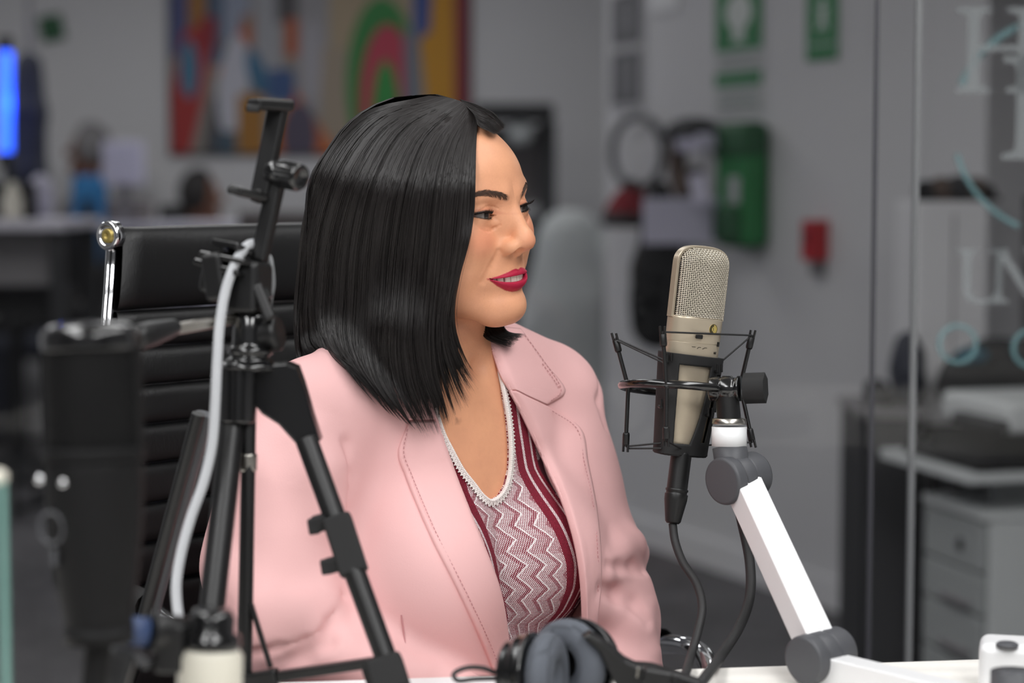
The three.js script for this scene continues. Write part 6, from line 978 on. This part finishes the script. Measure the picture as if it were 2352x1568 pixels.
// letters and rings stuck on the inner glass
{
  const serif = await new FontLoader().loadAsync('fonts/droid/droid_serif_regular.typeface.json'), z = -ZL - .006, letters = thing('glass_letters', 'large pale serif letters stuck on the glass pane at the right', 'lettering');
  const put = (ch, px, py, hpx) => { const s = hpx / FPX * z / .72, g = new TextGeometry(ch, { font: serif, size: s, depth: .0008, curveSegments: 5 }), p = P(px, py, z); g.translate(p.x, p.y, -z); mesh('letter', g, mats.letter_vinyl, letters); };
  put('H', 2178, 214, 140); put('I', 2284, 366, 170); put('U', 2194, 696, 90); put('N', 2268, 696, 90);
  const rings = thing('glass_ring_decal', 'pale cyan ring lines stuck on the glass pane at the right', 'decal'); const arc = (cx, cy, r, a0, a1, w) => { const pts = []; for (let i = 0; i <= 24; i++) { const a = lerp(a0, a1, i / 24); pts.push(P(cx + r * Math.cos(a), cy - r * Math.sin(a), z - .004)); } const g = tube(pts, .0045 * w, 50, 6); mesh('ring_line', g, mats.cyan_vinyl, rings); };
  arc(2440, 290, 250, 1.75, 2.75, 1.4); arc(2440, 290, 250, 3.4, 4.3, 1.1); arc(2200, 790, 42, 0, 6.28, .9); arc(2370, 800, 42, 1.2, 5, .9);
}
// left: desk, chairs and people
{ const o = thing('neon_tube_lamp', 'glowing blue neon tube at the left border', 'lamp'), a = P(13, 350, 7.0), b = P(13, 118, 7.0); mat('neon', { color: srgb(40, 90, 255), emissive: srgb(46, 96, 255), emissiveIntensity: 2.6, roughness: .4 }); mesh('tube', rod(a, b, .024, .024, 20), mats.neon, o); mesh('socket', [rod(a.clone().add(V(0, -.05, 0)), a, .027), rod(b, b.clone().add(V(0, .05, 0)), .027)], mats.charcoal, o); mesh('stand', rod(V(a.x, 0, a.z - .04), V(a.x, b.y, a.z - .04), .012), mats.charcoal, o); const l = new THREE.PointLight(srgb(60, 110, 255), .06); l.position.copy(a.clone().lerp(b, .5)).add(V(.04, 0, .04)); l.castShadow = true; scene.add(l); }
{ const o = thing('dark_curtain', 'dark hanging garment behind the blue neon tube', 'garment'), pts = [[66, 150, .05], [66, 260, .065], [60, 400, .075], [55, 470, .07]].map(([x, y, r]) => [P(x, y, 7.3), r]); mesh('cloth', meshField((x, y, z) => chain3(x, y, z, pts, .03), [pts[0][0].x - .15, pts[3][0].y - .1, -7.5], [pts[0][0].x + .13, pts[0][0].y + .1, -7.1], .02), mats.navy, o); mesh('hanger_rail', rod(P(66, 150, 7.3), P(68, -300, 7.3), .01), mats.grey_box, o); }
single('green_wall_sign', (() => { const c = P(124, 66, 9.45), g = new RoundedBoxGeometry(.11, .12, .02, 2, .005); g.rotateZ(.2); g.translate(c.x, c.y, ZB + .013); return g; })(), mats.green_dark, 'small dark green sign on the back wall at the upper left', 'sign');
{ const o = thing('white_office_desk', 'white office desk at the left with a grey front panel', 'desk'), y = P(0, 506, 5.9).y, x1 = P(148, 506, 5.9).x, x0 = x1 - 1.3; mesh('tabletop', box(x0, x1, y - .03, y, -6.45, -5.9, .004), mats.desk, o); mesh('front_panel', box(x0, x1 - .06, P(0, 655, 6).y, y - .03, -6.02, -5.99), mats.grey_box, o); for (const x of [x0 + .03, x1 - .03]) for (const z of [-6.4, -5.95]) mesh('leg', box(x - .02, x + .02, 0, y - .03, z - .02, z + .02), mats.charcoal, o); mesh('cable_tray', box(x0, x1 - .05, P(0, 722, 6.1).y, P(0, 660, 6.1).y, -6.3, -6.05), mats.black_cloth, o);
  const B = P(30, 488, 6.1); single('white_bottle', turned(V(B.x, y, B.z), V(B.x, 9, B.z), [[0, 0], [.03, 0], [.032, .01], [.032, .06], [.02, .09], [.014, .1], [.012, .115], [0, .115]], 24), mats.cream_plastic, 'cream coloured bottle on the white office desk', 'bottle');
  const S = P(58, 470, 6.15); const sp = thing('desk_speaker', 'small black speaker on the desk beside the cream bottle', 'speaker'); mesh('case', box(S.x - .03, S.x + .03, y, y + .11, S.z - .04, S.z + .04, .006), mats.black_cloth, sp); mesh('cone', ball(V(S.x, y + .05, S.z + .04), .02, 1, 1, .3), mats.charcoal, sp); const S2 = P(4, 470, 6.15); const sp2 = thing('desk_speaker', 'small black speaker at the left end of the white desk', 'speaker'); mesh('case', box(S2.x - .03, S2.x + .025, y, y + .11, S2.z - .04, S2.z + .04, .006), mats.black_cloth, sp2); mesh('cone', ball(V(S2.x, y + .05, S2.z + .04), .02, 1, 1, .3), mats.charcoal, sp2);
  const G = P(94, 450, 6.2); single('frosted_lamp_globe', ball(V(G.x, y + .07, G.z), .05, .8, 1.35, .8), mats.lavender, 'pale oval lamp globe on the white desk', 'lamp'); }
function officeChair(px, py0, py1, d, wpx, m, name, label) { const o = thing(name, label, 'chair'), w = wpx / FPX * d, t = P(px, py0, d), b = P(px, py1, d); mesh('backrest', (() => { const g = new RoundedBoxGeometry(w, t.y - b.y, .06, 4, .03); g.rotateX(-.08); g.translate(t.x, (t.y + b.y) / 2, t.z); return g; })(), m, o); const sy = Math.max(b.y - .04, .42); mesh('seat', box(t.x - w * .6, t.x + w * .6, sy - .06, sy, t.z - .45, t.z + .02, .02), mats.black_cloth, o); mesh('back_bar', rod(V(t.x, sy - .03, t.z + .04), V(t.x, t.y - .1, t.z + .04), .02), mats.black_cloth, o); mesh('lift', rod(V(t.x, .06, t.z - .2), V(t.x, sy - .05, t.z - .2), .025), mats.charcoal, o); for (let k = 0; k < 5; k++) { const a = k * 1.2566; mesh('base_leg', bar(V(t.x, .09, t.z - .2), V(t.x + .28 * Math.cos(a), .03, t.z - .2 + .28 * Math.sin(a)), .04, .03), mats.charcoal, o); } for (const s of [-1, 1]) mesh('armrest', tube([V(t.x + s * w * .55, sy, t.z), V(t.x + s * w * .65, sy + .2, t.z - .05), V(t.x + s * w * .65, sy + .22, t.z - .3)], .018, 16, 8), mats.black_cloth, o); }
officeChair(204, 402, 610, 8.3, 82, mats.blue, 'blue_desk_chair', 'desk chair with a bright blue backrest at the left'); officeChair(160, 500, 690, 7.1, 120, mats.black_cloth, 'black_desk_chair', 'black desk chair in front of the blue one');
officeChair(10, 590, 710, 7.9, 90, mats.charcoal, 'black_task_chair', 'low dark task chair at the left border beneath the desk');
{ const a = P(238, 325, 7.9), b = P(332, 425, 7.9), o = thing('computer_monitor', 'pale computer monitor seen from behind above the boxes', 'monitor'); mesh('screen_back', box(a.x, b.x, b.y, a.y, -7.94, -7.9, .008), mats.lavender, o); mesh('stand', box((a.x + b.x) / 2 - .02, (a.x + b.x) / 2 + .02, b.y - .06, b.y, -7.94, -7.91), mats.grey_box, o); const d = P(250, 432, 7.8), e = P(332, 512, 7.8), bx = thing('cardboard_box', 'taupe box under the pale monitor', 'box'), yb = P(0, 512, 7.8).y; mesh('carton', box(d.x, e.x, yb + .001, b.y - .06, -8.0, -7.75, .004), mats.taupe, bx); mesh('tape', box((d.x + e.x) / 2 - .02, (d.x + e.x) / 2 + .02, yb + .005, b.y - .0598, -8.001, -7.7492), mats.grey_box, bx); const t = thing('back_office_desk', 'long grey desk behind the chair on the left', 'desk'); mesh('tabletop', box(d.x - .03, d.x + 1.1, yb - .03, yb, -8.3, -7.7, .004), mats.desk, t); for (const [x, z] of [[d.x, -8.25], [d.x + 1.05, -8.25], [d.x, -7.75], [d.x + 1.05, -7.75]]) mesh('leg', box(x - .02, x + .02, 0, yb - .03, z - .02, z + .02), mats.charcoal, t); }
// people far behind: seated, turned away
function farPerson(label, hx, hy, d, top, hairM, faceTo, standing, arms) {
  const o = thing('person', label, 'person'), h = P(hx, hy, d), S = (x, y, z) => V(h.x + x, h.y + y, h.z + z), f = faceTo;
  const skin = (x, y, z) => { let q = sEll(x, y, z, h.x, h.y, h.z, .076, .108, .094); q = smin(q, cap3(x, y, z, S(f * .03, -.07, 0), S(f * .06, -.085, 0), .04, .03), .02); q = smin(q, sEll(x, y, z, h.x + f * .09, h.y - .012, h.z, .018, .02, .016), .02); q = smin(q, cap3(x, y, z, S(0, -.08, 0), S(-f * .01, -.2, 0), .05, .052), .03); return q; };
  mesh('body', meshField(skin, [h.x - .16, h.y - .24, h.z - .14], [h.x + .16, h.y + .14, h.z + .14], .008), mats.brown_skin, o);
  mesh('hair', meshField((x, y, z) => smax(sEll(x, y, z, h.x - f * .012, h.y + .018, h.z, .09, .112, .108), Math.max(f * (x - h.x) - .045, -.07 - (y - h.y)) , .02), [h.x - .14, h.y - .12, h.z - .14], [h.x + .14, h.y + .16, h.z + .14], .008), hairM, o);
  const low = standing ? .9 : .48, shirt = (x, y, z) => { let q = cap3(x, y, z, S(0, -.28, -.16), S(0, -.28, .16), .07, .07); q = smin(q, cap3(x, y, z, S(0, -.34, 0), V(h.x, low + .1, h.z), .15, .16), .08); for (const s of [-1, 1]) { q = smin(q, cap3(x, y, z, S(0, -.29, s * .19), S(f * .06, -.54, s * .23), .055, .048), .03); q = smin(q, cap3(x, y, z, S(f * .06, -.54, s * .23), S(f * .3, -.56, s * .15), .045, .036), .02); } return q; };
  mesh('shirt', meshField(shirt, [h.x - .36, low - .1, h.z - .32], [h.x + .42, h.y - .14, h.z + .32], .014), top, o);
  const leg = (x, y, z) => { let q = 1e9; for (const s of [-1, 1]) { const hp = V(h.x, low, h.z + s * .09), kn = V(h.x + f * .42, low, h.z + s * .1), ft = V(h.x + f * .42, .07, h.z + s * .1); q = smin(q, cap3(x, y, z, hp, kn, .09, .065), .03); q = smin(q, cap3(x, y, z, kn, ft, .06, .045), .02); q = smin(q, cap3(x, y, z, ft, ft.clone().add(V(f * .14, -.02, 0)), .045, .035), .02); } return q; };
  mesh('trousers', meshField(leg, [h.x - .7, .02, h.z - .3], [h.x + .7, low + .14, h.z + .3], .016), mats.navy, o);
  for (const s of [-1, 1]) { const hd = S(f * .33, -.56, s * .13), dr = V(f, -.1, -s * .2).normalize(), q = handField(hd, dr, V(0, 1, 0), s); mesh('hand', meshField(q.f, [hd.x - .2, hd.y - .07, hd.z - .16], [hd.x + .2, hd.y + .06, hd.z + .16], .006), mats.brown_skin, o); }
  return h;
}
farPerson('person with dark hair in a pale shirt seated far behind the chair', 462, 452, 8.9, mats.lavender, mats.dark_hair, 1, false);
farPerson('person with grey hair in a grey top at the far left behind the blue chair', 203, 345, 9.1, mats.taupe, mats.grey_box, -1, false);
officeChair(398, 470, 640, 8.9, 70, mats.black_cloth, 'black_side_chair', 'black chair back beside the far seated person');
{ const a = P(548, 486, 6.7), o = thing('low_divider', 'grey desk divider behind the black leather chair', 'divider'); mesh('panel', box(a.x, P(730, 0, 6.7).x, .02, a.y, -6.73, -6.7, .005), mats.taupe, o); for (const px of [560, 720]) mesh('foot', box(P(px, 0, 6.7).x - .02, P(px, 0, 6.7).x + .02, 0, .02, -6.86, -6.56), mats.charcoal, o); }
const woman = buildWoman(); buildHair(woman);
for (const o of scene.children) o.traverse(c => { if (c.isMesh) { c.castShadow = true; c.receiveShadow = true; } });
renderer.render(scene, camera);
